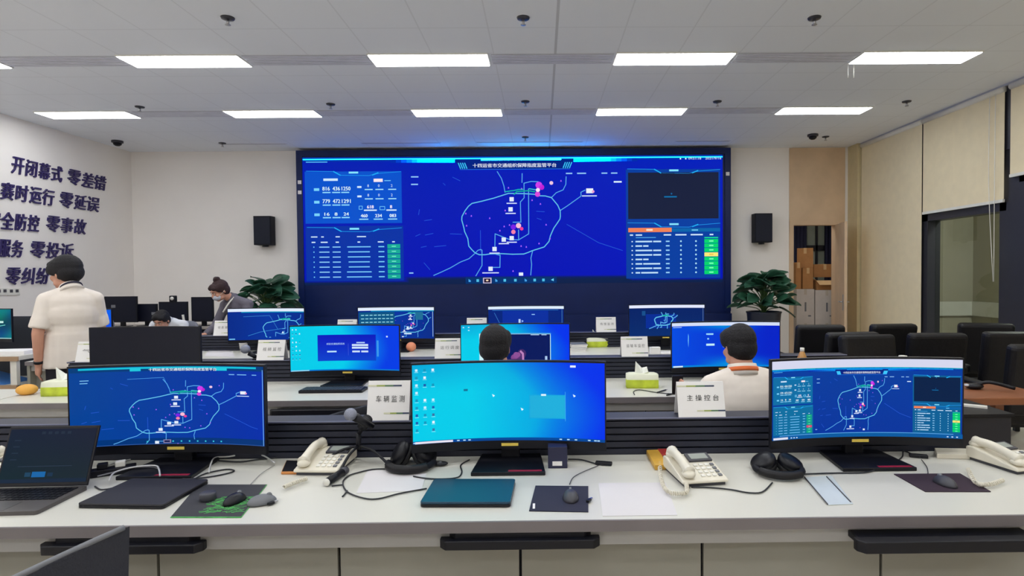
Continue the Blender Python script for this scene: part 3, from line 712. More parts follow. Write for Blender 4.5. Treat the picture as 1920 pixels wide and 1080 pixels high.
# ------------------------------------------------------------------ consoles
def console(name_label, x0, x1, y0, gaps, trays, backdepth=.70, bx1=None):
    t = thing('control_console', name_label, 'desk', ((x0+x1)/2, y0, 0), 0, 'control consoles'); c = (x0+x1)/2; a, e = x0-c, x1-c
    d = backdepth
    MB().box(a, e, .004, d, .715, .75, DESKW).build('worktop', t)
    MB().box(a, e, -.004, .004, .713, .7495, EDGE).build('edge_band', t)
    MB().box(a+.02, e-.02, .03, .06, .655, .715, APRON).build('apron', t)
    g = [a+.01]+[q-c for q in gaps]+[e-.01]
    for p, q in zip(g, g[1:]):
        if q-p > .05: MB().box(p+.005, q-.005, .085, .105, .06, .655, PANEL).build('front_panel', t)
    MB().box(a+.02, e-.02, .106, .13, 0, .71, BLACKM).build('plinth', t)
    be = (bx1-c) if bx1 else e; b = MB().box(a, be, d+.012, d+.09, .0, .905, BLACKM)
    for k in range(5): b.box(a, be, d, d+.012, .753+k*.0305, .776+k*.0305, SLAT)
    for k in range(22): b.box(a, be, d+.09, d+.10, .10+k*.036, .128+k*.036, SLAT)
    b.build('slat_backboard', t)
    MB().box(a-.005, be+.005, d-.006, d+.106, .905, .916, SLATCAP).build('ledge', t)
    MB().box(a-.005, be+.005, d-.009, d-.006, .911, .916, LEDGEL).build('ledge_edge', t)
    for s in (a, e-.03): MB().box(s, s+.03, .02, d, 0, .713, PANEL).build('side_panel', t)
    for (tx0, tx1, out) in trays:
        k = MB(); y1_ = .3; p0, p1 = tx0-c, tx1-c; zt = .712 if out < .03 else .694
        k.prism([(p0+.05, -out), (p1-.05, -out), (p1-.02, -out+.04), (p1-.02, y1_), (p0+.02, y1_), (p0+.02, -out+.04)], .672, zt, BLACK)
        k.prism([(p0+.02, -out-.022), (p1-.02, -out-.022), (p1, -out), (p1, -out+.02), (p0, -out+.02), (p0, -out)], .664, .694 if out < .03 else .702, BLACK)
        k.build('keyboard_tray', t, bevel=.003)
    return t
gaps1 = [-2.545, -1.93, -1.315, -.70, -.08, .545, 1.163, 1.78]
console('long white console in the foreground with three curved monitors', -2.62, 2.25, 1.905, gaps1, [(-.34, .185, .0), (1.0, 1.62, .06), (-1.64, -1.11, .0)], .69, bx1=1.86)
console('second white console, middle row, with two seated men', -3.62, 2.35, 3.80, [-3.0+.615*i for i in range(9)], [(-1.75, -1.2, .04), (.95, 1.5, .04)])
t = thing('return_desk', 'low white desk with the bread roll at the left, beside the second console', 'desk', (-4.5, 3.80, 0))
MB().box(-.9, .87, .004, .50, .715, .75, DESKW).build('desktop', t); MB().box(-.9, .87, -.004, .004, .713, .7495, EDGE).build('edge_band', t)
MB().box(-.88, .85, .03, .05, .05, .66, PANEL).build('front_panel', t); MB().box(-.88, .85, .02, .05, .665, .713, APRON).build('apron', t)
for x in (-.9, .84): MB().box(x, x+.03, .03, .49, 0, .713, PLASW).build('side_panel', t)
console('third white console, the row nearest the video wall', -5.0, 2.35, 5.70, [-4.4+.615*i for i in range(11)], [])

# ------------------------------------------------------------------ monitors
RC = 1.5
def msurf(W, z0, z1, yc=.03):
    def f(u, v, L):
        x = (u-.5)*W; return (x, yc-x*x/(2*RC)-.0012-L*.0007, z0+v*(z1-z0))
    return f
def curved_box(b, W, z0, z1, yf, th, m, n=20, taper=0):
    vs = []; fs = []
    for i in range(n+1):
        x = (i/n-.5)*W; y = yf-x*x/(2*RC)
        vs += [(x, y, z0), (x, y, z1), (x, y+th, z0+taper), (x, y+th, z1-taper)]
    for i in range(n):
        a = 4*i; fs += [(a, a+4, a+5, a+1), (a+2, a+3, a+7, a+6), (a+1, a+5, a+7, a+3), (a, a+2, a+6, a+4)]
    fs += [(0, 1, 3, 2), (4*n, 4*n+2, 4*n+3, 4*n+1)]
    b.add(vs, fs, m)
def monitor(x, y, z, label, draw=None, dz=0, W=.80, HS=.332, rz=0, strip=True, group='curved wide monitors', deskz=.75, sticker=True, sc=1):
    """local origin on the desk under the screen; dz lifts the panel"""
    t = thing('curved_monitor', label, 'monitor', (x, y, z), rz, group)
    z0 = .102+dz; z1 = z0+HS
    b = MB(); curved_box(b, W+.012, z0-.036, z1+.008, .03, .022, BLACK)
    curved_box(b, W*.6, z0+.02, z1-.04, .05, .03, BLACKM, n=10, taper=.02)
    b.build('housing', t)
    if draw:
        S = draw(msurf(W, z0, z1)); S.build('display', t)
    else:
        b = MB(); curved_box(b, W, z0, z1, .0292, .001, OFFSCR); b.build('display', t)
    MB().box(-.04, .04, .075, .115, .012, z0+.2, BLACK).build('stand_column', t, bevel=.005)
    MB().prism([(-.15, -.12), (.15, -.12), (.13, .125), (-.13, .125)], 0, .016, BLACK).build('stand_base', t, bevel=.003)
    if strip:
        MB().box(.0, .135, -.116, -.098, .0162, .0168, REDP).build('red_strip', t)
    if sticker: MB().box(-.036, .036, .0275, .0292, z0-.024, z0-.012, YELL).build('sticker', t)
    return t
def mk(fn, W=377., Hh=150.):
    def d(surf):
        S = Scr(0, 0, W, Hh, surf); fn(S); return S
    return d
def icons(S, cols, rows, x0, y0, dx, dy, sz, skip=()):
    rnd = random.Random(11)
    for i in range(cols):
        for j in range(rows):
            if (i, j) in skip or (i and rnd.random() < .12): continue
            x = x0+i*dx; y = y0+j*dy; c = rnd.choice(((235, 245, 255), (30, 90, 170), (60, 110, 160), (200, 240, 255), (20, 150, 190)))
            S.rect(x-sz/2, y-sz/2, x+sz/2, y+sz/2, c, 2); S.rect(x-sz*.8, y+sz*.75, x+sz*.8, y+sz*.95, (150, 235, 250), 2)
def scr_map(S):                       # front left: the traffic map filling the screen
    def bg(u, v): k = 1-.3*abs(u-.5); return (2, int(46+30*k*(1-u)*.8), int(150+20*u))
    S.grad(bg, 30, 12)
    S.rect(0, 0, 377, 9, (0, 60, 120), 1); S.line([(0, 3), (377, 3)], 3.5, (20, 190, 215), 2); S.rect(105, 3, 125, 9, (30, 200, 220), 3); S.rect(275, 3, 298, 9, (30, 200, 220), 3)
    S.text(TITLE, 140, 9.3, 5.6, (240, 250, 255), 4, w=136, bold=.2)
    S.xf = (.955, 102-862*.955, .66, 50.5-358*.66)
    for a in ((22, 24), (22, 29)): pass
    draw_map(S, .9); S.xf = (1, 0, 1, 0)
    S.line([(100, 24), (168, 22), (182, 52)], .9, (70, 150, 225), 2)
    for x, y, w_ in ((18, 24, 15), (18, 29, 13), (302, 16, 12), (320, 16, 20), (352, 16, 10), (18, 141, 10)): S.rect(x, y-.6, x+w_, y+.8, (130, 200, 245), 3)
    S.rect(0, 138, 377, 150, (0, 52, 120), 1)
    for i in range(10): S.rect(133+i*16.5, 143, 136+i*16.5, 145.6, (60, 200, 220), 3)
    S.rect(165, 141, 180, 147.5, (140, 130, 170), 3); S.rect(167, 142.4, 178, 146, (20, 30, 80), 4)
    S.line([(2, 148.8), (375, 148.8)], .8, (60, 100, 170), 3); S.rect(374.6, 6, 376.2, 149, (110, 170, 235), 3)
def bg_desktop(u, v):                 # cyan to deep blue desktop
    c = mixc((0, 205, 235), (0, 160, 225), (u-.3)*2.2); c = mixc(c, (0, 50, 238), (u-.50-.50*v*(1-v)+.16*(.5-v))*2.6)
    return mixc(c, (0, 130, 200), max(0, .35-v)*(1-u)*1.4)
def scr_desktop(S):
    S.grad(bg_desktop, 36, 16)
    icons(S, 3, 9, 8, 10, 15.5, 14.2, 4.6)
    S.rect(228, 62, 300, 108, (20, 168, 222), 1); S.rect(230, 64, 298, 106, (30, 175, 220), 2); S.line([(300, 56), (300, 112)], .6, (90, 205, 240), 3)
    for x, y in ((157, 63), (214, 90), (318, 63)): S.poly([(x-3, y-3), (x+3, y), (x-1, y+3)], (225, 250, 255), 3)
    S.rect(252, 60.5, 262, 64, (225, 248, 255), 4); S.rect(98, 49, 106, 53, (20, 110, 150), 3); S.rect(310, 5, 321, 9, (230, 240, 255), 3)
    S.rect(0, 144.5, 377, 150, (0, 70, 150), 1); S.rect(4, 145.3, 76, 149.3, (232, 228, 240), 3)
    for x in (3, 86, 98, 108, 290, 305, 320, 346, 358, 364): S.rect(x-2, 146, x+3, 148, (190, 230, 255), 4)
def scr_dash(S):                      # front right: the whole dashboard in a browser window
    S.grad(lambda u, v: (3, 52+10*(1-v), 158), 24, 10)
    S.rect(0, 0, 377, 15.5, (214, 216, 238), 1); S.rect(0, 15.5, 377, 18, (20, 180, 205), 1)
    S.xf = (377/790, -565*377/790, 126/233, 15.5-290*126/233)
    draw_dash(S, False, .8, .9); S.clip = (91, 28, 288, 140); draw_map(S, .75); S.clip = None; S.xf = (1, 0, 1, 0)
    S.rect(0, 141.5, 377, 150, (6, 90, 160), 5); S.rect(2, 145, 34, 149, (225, 225, 240), 6); S.line([(0, 142), (377, 142)], 1.2, (90, 170, 230), 6)
    for x in (40, 46, 52, 350, 358, 366): S.rect(x, 146, x+3, 148, (200, 225, 255), 6)
FY = 2.455
monitor(-1.555, FY, .75, 'curved monitor showing the blue traffic map, front row left', mk(scr_map))
monitor(-.14, FY, .75, 'curved monitor with the cyan and blue desktop, front row middle', mk(scr_desktop))
monitor(1.36, FY, .75, 'curved monitor with the dashboard under a white bar, front row right', mk(scr_dash))
def scr_login(S):
    S.grad(lambda u, v: mixc((0, 205, 235), (0, 60, 230), (u-.42-.1*math.sin(v*3))*2.6), 30, 12)
    icons(S, 3, 8, 8, 10, 11, 14, 3.4)
    S.grad(lambda u, v: mixc((6, 24, 190), (10, 66, 205), v), 10, 4, 2, (88, 30, 292, 118))
    S.text('校验交通指挥系统', 118, 64, 7, (190, 225, 255), 4, w=62); S.rect(120, 84, 152, 89, (190, 230, 255), 4)
    S.line([(193, 60), (193, 100)], .6, (90, 120, 220), 4); S.rect(222, 55, 252, 59, (180, 210, 250), 4)
    for y in (62, 71): S.rect(206, y, 264, y+6.5, (205, 225, 250), 4)
    S.rect(207, 84, 234, 90, (205, 225, 250), 4); S.rect(239, 84, 264, 90, (205, 225, 250), 4)
    S.rect(295, 50, 302, 104, (60, 150, 235), 2); S.rect(330, 34, 336, 39, (210, 235, 255), 3); S.rect(0, 146, 377, 150, (0, 120, 215), 3); S.rect(2, 146.6, 60, 149.6, (160, 225, 245), 4)
def scr_call(S):
    S.grad(bg_desktop, 30, 12)
    S.rect(62, 30, 312, 137, (205, 240, 245), 1); S.rect(76, 34, 310, 128, (4, 24, 92), 2); S.rect(76, 30, 314, 33, (60, 160, 225), 3); S.rect(76, 128, 312, 137, (10, 140, 190), 3)
    for k in range(26):
        a = k/26; S.disc(196+14*math.cos(a*5), 100+14*math.sin(a*3), 16-a*8, mixc((60, 40, 100), (150, 80, 150), a), 3+k*.02)
    S.line([(206, 92), (214, 100), (215, 122)], 7, (190, 130, 190), 5); S.disc(190, 104, 10, (140, 80, 150), 5); S.rect(160, 118, 210, 127.5, (60, 30, 80), 6)
    for x0, x1 in ((242, 272), (280, 298)): S.rect(x0, 35, x1, 37.4, (180, 215, 250), 4)
    S.rect(244, 124, 286, 127, (170, 200, 240), 4); S.rect(292, 108, 300, 125, (170, 200, 240), 4); S.line([(313, 38), (313, 135)], .8, (80, 170, 240), 4)
    for x, y in ((8, 8), (26, 8), (26, 18)): S.rect(x-2, y-1.5, x+3, y+1.5, (200, 245, 255), 3)
def scr_blue(S):
    def bg(u, v):
        c = mixc((0, 76, 226), (0, 34, 200), u*1.1); c = mixc(c, (0, 200, 225), .9*max(0, 1-abs(u-.5)*2.6)*max(0, (.22-v)*5)); return mixc(c, (0, 190, 225), .95*max(0, 1-abs(u-.62)*2.4)*max(0, (v-.72)*3.4)*1.2)
    S.grad(bg, 34, 16)
    S.rect(0, 0, 377, 11, (212, 222, 246), 1); S.rect(4, 14, 36, 16, (170, 210, 250), 2); S.poly([(60, 36), (62, 46), (61, 84), (59, 60)], (120, 210, 250), 2)
    S.line([(132, 41), (150, 41)], 3, (150, 215, 250), 2)
    S.rect(126, 37, 152, 42, (150, 215, 250), 2); S.rect(130, 53, 136, 58, (150, 215, 250), 2); S.rect(126, 72, 156, 79, (190, 235, 250), 2)
    S.rect(0, 144, 377, 150, (0, 130, 215), 2); S.rect(4, 144.6, 40, 149.4, (220, 240, 250), 3); S.rect(362, 138, 368, 142, (160, 210, 255), 3)
MY2 = 4.355
monitor(-2.92, MY2, .75, 'switched off black monitor in front of the seated bowed man, second row', None, strip=False, sticker=False)
monitor(-1.455, MY2, .75, 'curved monitor with a dark blue login box, second row', mk(scr_login), strip=False)
monitor(-.197, MY2, .75, 'curved monitor with a video call behind the dark-haired head, second row', mk(scr_call), strip=False)
monitor(1.365, MY2, .75, 'curved monitor with white top bar behind the man with the orange ribbon', mk(scr_blue), strip=False)
def scr_far_map(zoom, ox, oy, lw=2.0, extra=None, bgc=(3, 52, 158)):
    def f(S):
        S.grad(lambda u, v: mixc(bgc, (0, 34, 120), abs(u-.5)*1.1), 16, 8)
        S.rect(0, 0, 377, 14, (225, 236, 255), 1); S.rect(60, 14, 377, 19, (10, 150, 190), 1)
        S.xf = (zoom, ox, zoom*.8, oy); S.clip = (4, 22, 373, 144); draw_map(S, lw, faint=False, detail=extra is not None); S.xf = (1, 0, 1, 0); S.clip = None
        if extra: extra(S)
    return f
def f1(S):
    scr_far_map(1.0, -700, -235)(S)
    S.rect(4, 142, 30, 147, (120, 200, 240), 3); S.poly([(255, 120), (262, 108), (268, 120)], (200, 235, 255), 3); S.line([(70, 38), (196, 34), (236, 100)], 1.8, (60, 140, 215), 2); S.line([(90, 130), (150, 112), (236, 100), (280, 94)], 1.8, (60, 150, 220), 2)
def f2(S):
    def ex(S):
        S.rect(4, 22, 175, 100, (8, 84, 130), 4)
        for j in range(3):
            for i in range(8): S.rect(14+i*20, 34+j*17, 28+i*20, 38+j*17, (150, 220, 235), 5)
        S.rect(280, 22, 320, 60, (30, 110, 150), 4); S.rect(236, 92, 246, 108, (210, 235, 255), 5); S.rect(222, 124, 260, 130, (210, 235, 255), 5); S.rect(370, 20, 372, 140, (190, 225, 245), 5)
    scr_far_map(1.0, -700, -260, 1.8, ex)(S)
def f3(S):
    S.grad(lambda u, v: (2, 36, 124), 12, 6); S.rect(0, 0, 377, 13, (222, 238, 255), 1); S.rect(70, 22, 300, 140, (6, 46, 160), 1); S.line([(30, 30), (60, 90), (70, 140)], 2, (60, 130, 210), 2)
    S.rect(20, 17, 350, 19, (60, 140, 220), 2); S.rect(150, 62, 160, 80, (190, 215, 255), 3); S.poly([(166, 66), (176, 72), (166, 78)], (150, 190, 250), 3); S.rect(216, 38, 232, 42, (150, 200, 250), 3); S.line([(368, 16), (368, 146)], 1.5, (90, 160, 210), 3)
def f4(S):
    S.grad(lambda u, v: mixc((2, 32, 100), (4, 44, 110), v), 12, 6); S.rect(0, 0, 377, 14, (226, 232, 255), 1); S.rect(86, 44, 240, 112, (2, 44, 150), 1)
    S.xf = (.50, -300, .40, -92); draw_map(S, 2.6, faint=False, detail=False); S.xf = (1, 0, 1, 0); S.line([(370, 16), (370, 150)], 1.4, (120, 150, 200), 3); S.rect(66, 28, 84, 50, (20, 80, 140), 2)
MY3 = 6.235
monitor(-2.91, MY3, .75, 'far-row monitor with faint road lines, in front of the masked woman', mk(f1), dz=.03, strip=False)
monitor(-1.54, MY3, .75, 'far-row monitor with dashboard figures and map', mk(f2), dz=.03, strip=False)
monitor(-.165, MY3, .75, 'far-row monitor just above the video-call monitor', mk(f3), dz=.03, strip=False)
monitor(1.33, MY3, .75, 'far-row monitor with a small map outline, rightmost of its row', mk(f4), dz=.03, strip=False)
def f5(S):
    S.grad(lambda u, v: mixc((0, 96, 235), (0, 60, 215), v), 8, 6); S.rect(250, 60, 262, 72, (160, 220, 255), 2); S.rect(300, 110, 330, 118, (120, 200, 255), 2)
monitor(-4.86, MY3, .75, 'bright blue monitor half hidden behind the standing man', mk(f5, 300), dz=.02, W=.62, HS=.345, strip=False)
def f6(S):
    S.grad(lambda u, v: (6, 96+30*math.sin(9*u+5*v), 110+20*math.cos(7*v)), 24, 12)
    S.line([(300, 40), (250, 60), (280, 90), (340, 80)], 3, (120, 220, 210), 2); S.rect(0, 146, 377, 150, (170, 220, 220), 2); S.rect(300, 60, 330, 70, (200, 240, 235), 2)
monitor(-5.98, 6.235, .80, 'teal patterned monitor at the left picture edge', mk(f6), dz=.02, HS=.31, strip=False)

# ------------------------------------------------------------------ table signs
def sign(px0, px1, pyb, yy, z, txt, label, h=.165, w=None, ink=INK, tilt=0, hw=None):
    a = P(px0, pyb, y=yy).x; c = P(px1, pyb, y=yy).x; W = (w or c-a)
    t = thing('table_sign', label, 'sign', ((a+c)/2, yy+.03, z), R(tilt), 'paper table signs')
    d = .045
    b = MB().add([(-W/2, -d, 0), (W/2, -d, 0), (W/2, -.004, h), (-W/2, -.004, h), (-W/2, -d+.003, 0), (W/2, -d+.003, 0), (W/2, -.001, h), (-W/2, -.001, h)], [(0,1,2,3), (5,4,7,6), (0,3,7,4), (1,5,6,2), (3,2,6,7), (0,4,5,1)], PAPER)
    b.add([(-W/2, d, 0), (W/2, d, 0), (W/2, .004, h), (-W/2, .004, h), (-W/2, d-.003, 0), (W/2, d-.003, 0), (W/2, .001, h), (-W/2, .001, h)], [(1,0,3,2), (4,5,6,7), (3,0,4,7), (5,1,2,6), (2,3,7,6), (4,0,1,5)], PAPER)
    b.build('card', t)
    def on(x, z, e=.0012):
        s = z/h; return (x, -d+(d-.004)*s-e, z)
    n = 12
    for (xa, xb, za, zb) in ((-W/2, W*.3, h*.86, h*.90), (-W*.1, W/2, h*.16, h*.20)):
        g = MB()
        for i in range(n):
            p, q = xa+(xb-xa)*i/n, xa+(xb-xa)*(i+1)/n
            m = [mat('band_cream', (210, 210, 180)), mat('band_olive', (150, 165, 80)), mat('band_green', (80, 120, 80)), mat('band_navy', (44, 60, 90))][min(3, i*4//n)]
            g.add([on(p, za), on(q, za), on(q, zb), on(p, zb)], [(0, 1, 2, 3)], m)
        g.build('printed_band', t)
    if txt:
        vs, fs, tw, th = glyphs(txt); s = W*.68/tw; sz = h*.17/th
        MB().add([on(x*s-W*.30, z*sz+h*.46) for x, z in vs], fs, ink).build('writing', t)
    return t
LZ = .917
sign(689, 768, 785, 2.60, LZ, '车 辆 监 测', 'white paper table sign lettered for vehicles, left of the desktop monitor', h=.168)
sign(1271, 1359, 778, 2.60, LZ, '主 操 控 台', 'white paper table sign in front of the man with the orange ribbon', h=.15)
GI = mat('grey_ink', (120, 118, 118))
sign(482, 533, 662, 4.50, LZ, '视 频 监 控', 'white paper table sign left of the login-box monitor', h=.15, ink=GI)
sign(820, 862, 662, 4.50, LZ, '运 行 调 度', 'white paper table sign touching the video-call monitor', h=.15, w=.21, ink=GI)
sign(1165, 1215, 660, 4.50, LZ, '运 输 车 监 控', 'white paper table sign right of the green tissue pack on the middle ledge', h=.15, ink=GI)
sign(148, 190, 672, 4.50, LZ, '气 象', 'white paper table sign beside the switched off monitor', h=.15, w=.21, ink=GI)
sign(398, 440, 622, 6.40, LZ, '信 息 报 送', 'white paper table sign in front of the masked woman', h=.16, w=.21, ink=GI)
sign(632, 668, 612, 6.40, LZ, '', 'white paper table sign left of the far monitor with figures', h=.16)
sign(875, 912, 612, 6.40, LZ, '', 'white paper table sign left of the far monitor above the video call', h=.165)
sign(1118, 1155, 613, 6.40, LZ, '场 馆 监 测', 'white paper table sign high between the two right far monitors', h=.16, ink=GI)

# ------------------------------------------------------------------ desk things, front console
DZT = .7515
def closed_laptop(quad, th, m, label):
    c = [P(*q, z=.75) for q in quad]       # front left, front right, back right, back left
    fl, fr, br, bl = c; x = (fl+fr+br+bl)/4
    ax = (fr-fl+br-bl); wd = ((fr-fl).length+(br-bl).length)/2; dp = ((bl-fl).length+(br-fr).length)/2; rz = math.atan2(ax.y, ax.x)
    t = thing('closed_laptop', label, 'laptop', (x.x, x.y, .75), rz, 'closed laptops')
    MB().rprism(-wd/2, wd/2, -dp/2, dp/2, .002, th*.55, .012, BLACK).build('base', t)
    MB().rprism(-wd/2, wd/2, -dp/2, dp/2, th*.58, th, .012, m).build('lid', t, bevel=.002)
    MB().cyl((-wd*.4, dp/2-.004, th*.55), (wd*.4, dp/2-.004, th*.55), .005, .005, BLACK).build('hinge', t)
closed_laptop([(160, 953), (322, 955), (378, 907), (234, 905)], .018, LAPG, 'closed dark grey laptop beside the green printed mouse pad')
closed_laptop([(793, 952), (962, 952), (962, 907), (809, 907)], .02, TEALLID, 'closed blue-black laptop in front of the desktop monitor')
def mouse_pad(quad, m, label, extra=None):
    c = [P(*q, z=.752) for q in quad]; x = sum(c, Vector())/4; t = thing('mouse_pad', label, 'mouse pad', (x.x, x.y, .75), 0, 'mouse pads')
    pts = [(q.x-x.x, q.y-x.y) for q in c]; MB().prism(pts, .0005, .0035, m).build('pad', t)
    if extra: extra(t, pts)
def green_print(t, pts):
    rnd = random.Random(5); b = MB(); vs, e = pts[1], pts[2]
    for k in range(120):
        u = .40+.55*rnd.random(); v = .10+.46*rnd.random()
        x = (pts[0][0]*(1-u)+pts[1][0]*u)*(1-v)+(pts[3][0]*(1-u)+pts[2][0]*u)*v; y = pts[0][1]*(1-v)+pts[3][1]*v
        a = rnd.uniform(-.6, .9); l = rnd.uniform(.008, .02)
        b.tube([(x-l*math.cos(a), y-l*math.sin(a), .0037), (x, y+rnd.uniform(-.006, .006), .0037), (x+l*math.cos(a), y+l*math.sin(a), .0037)], .0011, GREENG, n=4, res=3)
    b.build('green_print', t)
    b = MB(); b.tube([(*pts[0], .002), (*pts[1], .002)], .0022, GREENG, n=5); b.tube([(*pts[1], .002), (*pts[2], .002)], .0016, GREENG, n=5); b.build('green_edge', t)
mouse_pad([(320, 970), (452, 970), (500, 909), (372, 909)], mat('pad_charcoal', (52, 52, 58), .8), 'dark mouse pad with a green print and green edge', green_print)
def pad_logo(t, pts): MB().box(pts[0][0]+.012, pts[0][0]+.02, pts[0][1]+.015, pts[0][1]+.06, .0036, .004, PAPER).build('white_print', t)
mouse_pad([(992, 958), (1103, 960), (1103, 912), (1004, 911)], mat('pad_navy', (34, 34, 56), .8), 'small navy mouse pad right of the closed blue-black laptop', pad_logo)
mouse_pad([(1735, 922), (1858, 922), (1800, 888), (1676, 889)], mat('pad_plum', (48, 30, 46), .8), 'dark plum mouse pad in front of the right monitor')
def mouse(px, py, label, m=BLACK, rz=0, z=.754):
    p = P(px, py, z=z); t = thing('computer_mouse', label, 'mouse', (p.x, p.y, z), R(rz), 'computer mice')
    b = MB(); b.ellip((0, 0, .0), (.029, .049, .031), m, n=20, k=12)
    b.v = [(x, y, max(0, zz)) for x, y, zz in b.v]; b.build('shell', t)
    MB().cyl((-.004, -.0, .0), (.004, 0, 0), .01, .01, MGREY, n=12).build('scroll_wheel', t, loc=(0, .024, .023))
mouse(440, 941, 'black mouse on the green printed pad', rz=-12, z=.7538)
mouse(491, 943, 'grey mouse lying half off the green printed pad', MGREY, rz=-60, z=.7538)
mouse(1070, 935, 'black mouse on the small navy pad', DGREY, z=.7538); mouse(1772, 908, 'black mouse on the plum pad', DGREY, rz=8, z=.7538)
p = P(390, 937, z=.754); t = thing('receiver_puck', 'short black ribbed puck at the left of the green printed pad', 'puck', (p.x, p.y, .7538))
MB().lathe([(.026, 0), (.028, .004), (.028, .024), (.024, .028), (1e-5, .028)], DGREY).build('body', t)
for px, py, lab in ((508, 945, 'tiny black plug beside the grey mouse'), (1104, 940, 'tiny black plug at the edge of the small navy pad')):
    p = P(px, py, z=.755); t = thing('usb_plug', lab, 'plug', (p.x, p.y, .754), R(60), 'small plugs'); MB().box(-.012, .012, -.006, .006, 0, .009, BLACK).build('body', t, bevel=.002); MB().box(.012, .026, -.004, .004, .002, .007, METAL).build('contact', t)
    t.location.z = .7539

# telephones
def telephone(x, y, rz, label, z=.75):
    t = thing('desk_telephone', label, 'telephone', (x, y, z), R(rz), 'ivory desk telephones')
    b = MB(); w_, d_ = .092, .11
    prof = [(-d_, .012), (-d_, .024), (d_-.03, .062), (d_, .058), (d_, .012)]
    vs = [(-w_, y_, z_) for y_, z_ in prof]+[(w_, y_, z_) for y_, z_ in prof]; n = len(prof)
    b.add(vs, [tuple(range(n))[::-1], tuple(range(n, 2*n))]+[(i, (i+1) % n, n+(i+1) % n, n+i) for i in range(n)], PHONEW)
    b.build('body', t, bevel=.006); 
    MB().box(-w_+.01, w_-.01, -d_+.01, d_-.01, 0, .013, DGREY).build('foot', t)
    an = math.atan2(.038, 2*d_-.03)
    M = Matrix.Translation((.0, -d_, .024)) @ Matrix.Rotation(an, 4, 'X')
    MB().box(-.012, .084, .135, .195, .0005, .008, DGREY, M).box(0, .072, .146, .186, .008, .0095, mat('lcd_grey', (150, 156, 150), .3), M).build('lcd_panel', t)
    for i in range(4):
        for j in range(4):
            MB().box(-.006+i*.023, .008+i*.023, .024+j*.026, .038+j*.026, .0005, .005, PLASW if i < 3 else MGREY, M).build('key', t)
    MB().tube([(-.058, -.088, .052), (-.06, -.04, .068), (-.062, .03, .082), (-.058, .092, .076)], lambda u: .017+.008*abs(2*u-1)**3, PHONEW, n=12).ellip((-.058, -.084, .044), (.026, .028, .016), PHONEW).ellip((-.059, .088, .068), (.026, .028, .016), PHONEW).build('handset', t)
    return t
telephone(-.915, 2.47, -3, 'ivory telephone left of the tripod microphone')
telephone(.60, 2.30, 8, 'ivory telephone with a coiled cord, right of the gold box')
telephone(1.93, 2.40, 14, 'ivory telephone at the right picture edge')
telephone(-2.24, 2.40, 0, 'ivory telephone partly hidden by the open laptop at the left edge')
def coil(pts, label, r=.007, m=PHONEW, turns=60):
    q = [P(*p, z=.765) for p in pts]; b = MB()
    path = []
    for i in range(turns*6+1):
        u = i/(turns*6)*(len(q)-1); k = min(int(u), len(q)-2); f = u-k
        p0 = q[max(k-1, 0)]; p1 = q[k]; p2 = q[k+1]; p3 = q[min(k+2, len(q)-1)]
        c = .5*((2*p1)+(-p0+p2)*f+(2*p0-5*p1+4*p2-p3)*f*f+(-p0+3*p1-3*p2+p3)*f**3)
        d = (q[k+1]-q[k]).normalized(); s = Vector((-d.y, d.x, 0)); a = 2*PI*i/6
        path.append(c+s*r*math.cos(a)+Vector((0, 0, 1))*(r*math.sin(a)))
    b.tube(path, .0024, m, n=5, res=1); tag(b.build('coiled_cord'), label, 'cord', 'coiled telephone cords')
coil([(1237, 868), (1240, 900), (1254, 922), (1285, 924), (1287, 908)], 'ivory coiled cord of the telephone right of the gold box', turns=38)
coil([(533, 913), (552, 905), (575, 897)], 'short pale coiled cord left below the tripod side telephone', turns=16)
coil([(1815, 880), (1830, 905), (1855, 908), (1880, 900)], 'pale coiled cord of the telephone at the right edge', turns=26)
# wallet phone, gold box, small boxes
def quad_block(name, quad, h, m, label, cat, group=None, z=.75, bevel=.002):
    c = [P(*q, z=z) for q in quad]; x = sum(c, Vector())/4; t = thing(name, label, cat, (x.x, x.y, z+.0005), 0, group)
    MB().prism([(q.x-x.x, q.y-x.y) for q in c], 0, h, m).build('body', t, bevel=bevel); return t, [(q.x-x.x, q.y-x.y) for q in c]
t, pp = quad_block('smartphone', [(527, 890), (556, 890), (562, 868), (537, 867)], .010, mat('orange_case', (196, 128, 66), .5), 'smartphone in an orange case lying left of the telephone', 'phone')
MB().prism([(x*.9, y*.9) for x, y in pp], .010, .0115, BLACK).build('screen', t)
t, pp = quad_block('gift_box', [(1228, 882), (1250, 881), (1236, 852), (1212, 853)], .022, GOLD, 'long gold box behind the telephone right of centre', 'box')
t, pp = quad_block('red_book', [(1240, 862), (1262, 861), (1272, 849), (1232, 850)], .024, REDB, 'red covered book lying behind the gold box', 'book')
p = P(1046, 880, z=.75); t = thing('power_adapter_box', 'navy cardboard box with a white label behind the monitor base', 'box', (p.x, p.y+.04, .75))
MB().box(-.04, .04, -.03, .03, 0, .09, mat('navy_card', (34, 36, 66), .5)).build('carton', t, bevel=.002); MB().box(-.022, .018, -.0312, -.0302, .012, .03, PAPER).build('label_sticker', t)
p = P(90, 832, y=2.5); t = thing('plastic_jar', 'small white jar with a lid behind the open laptop', 'jar', (p.x, 2.52, .75))
MB().lathe([(.03, 0), (.036, .01), (.038, .075), (.03, .09), (.022, .095)], PLASW).build('body', t); MB().lathe([(.024, .095), (.024, .112), (.018, .118), (1e-5, .118)], mat('lid_grey', (200, 200, 200), .4)).build('lid', t)
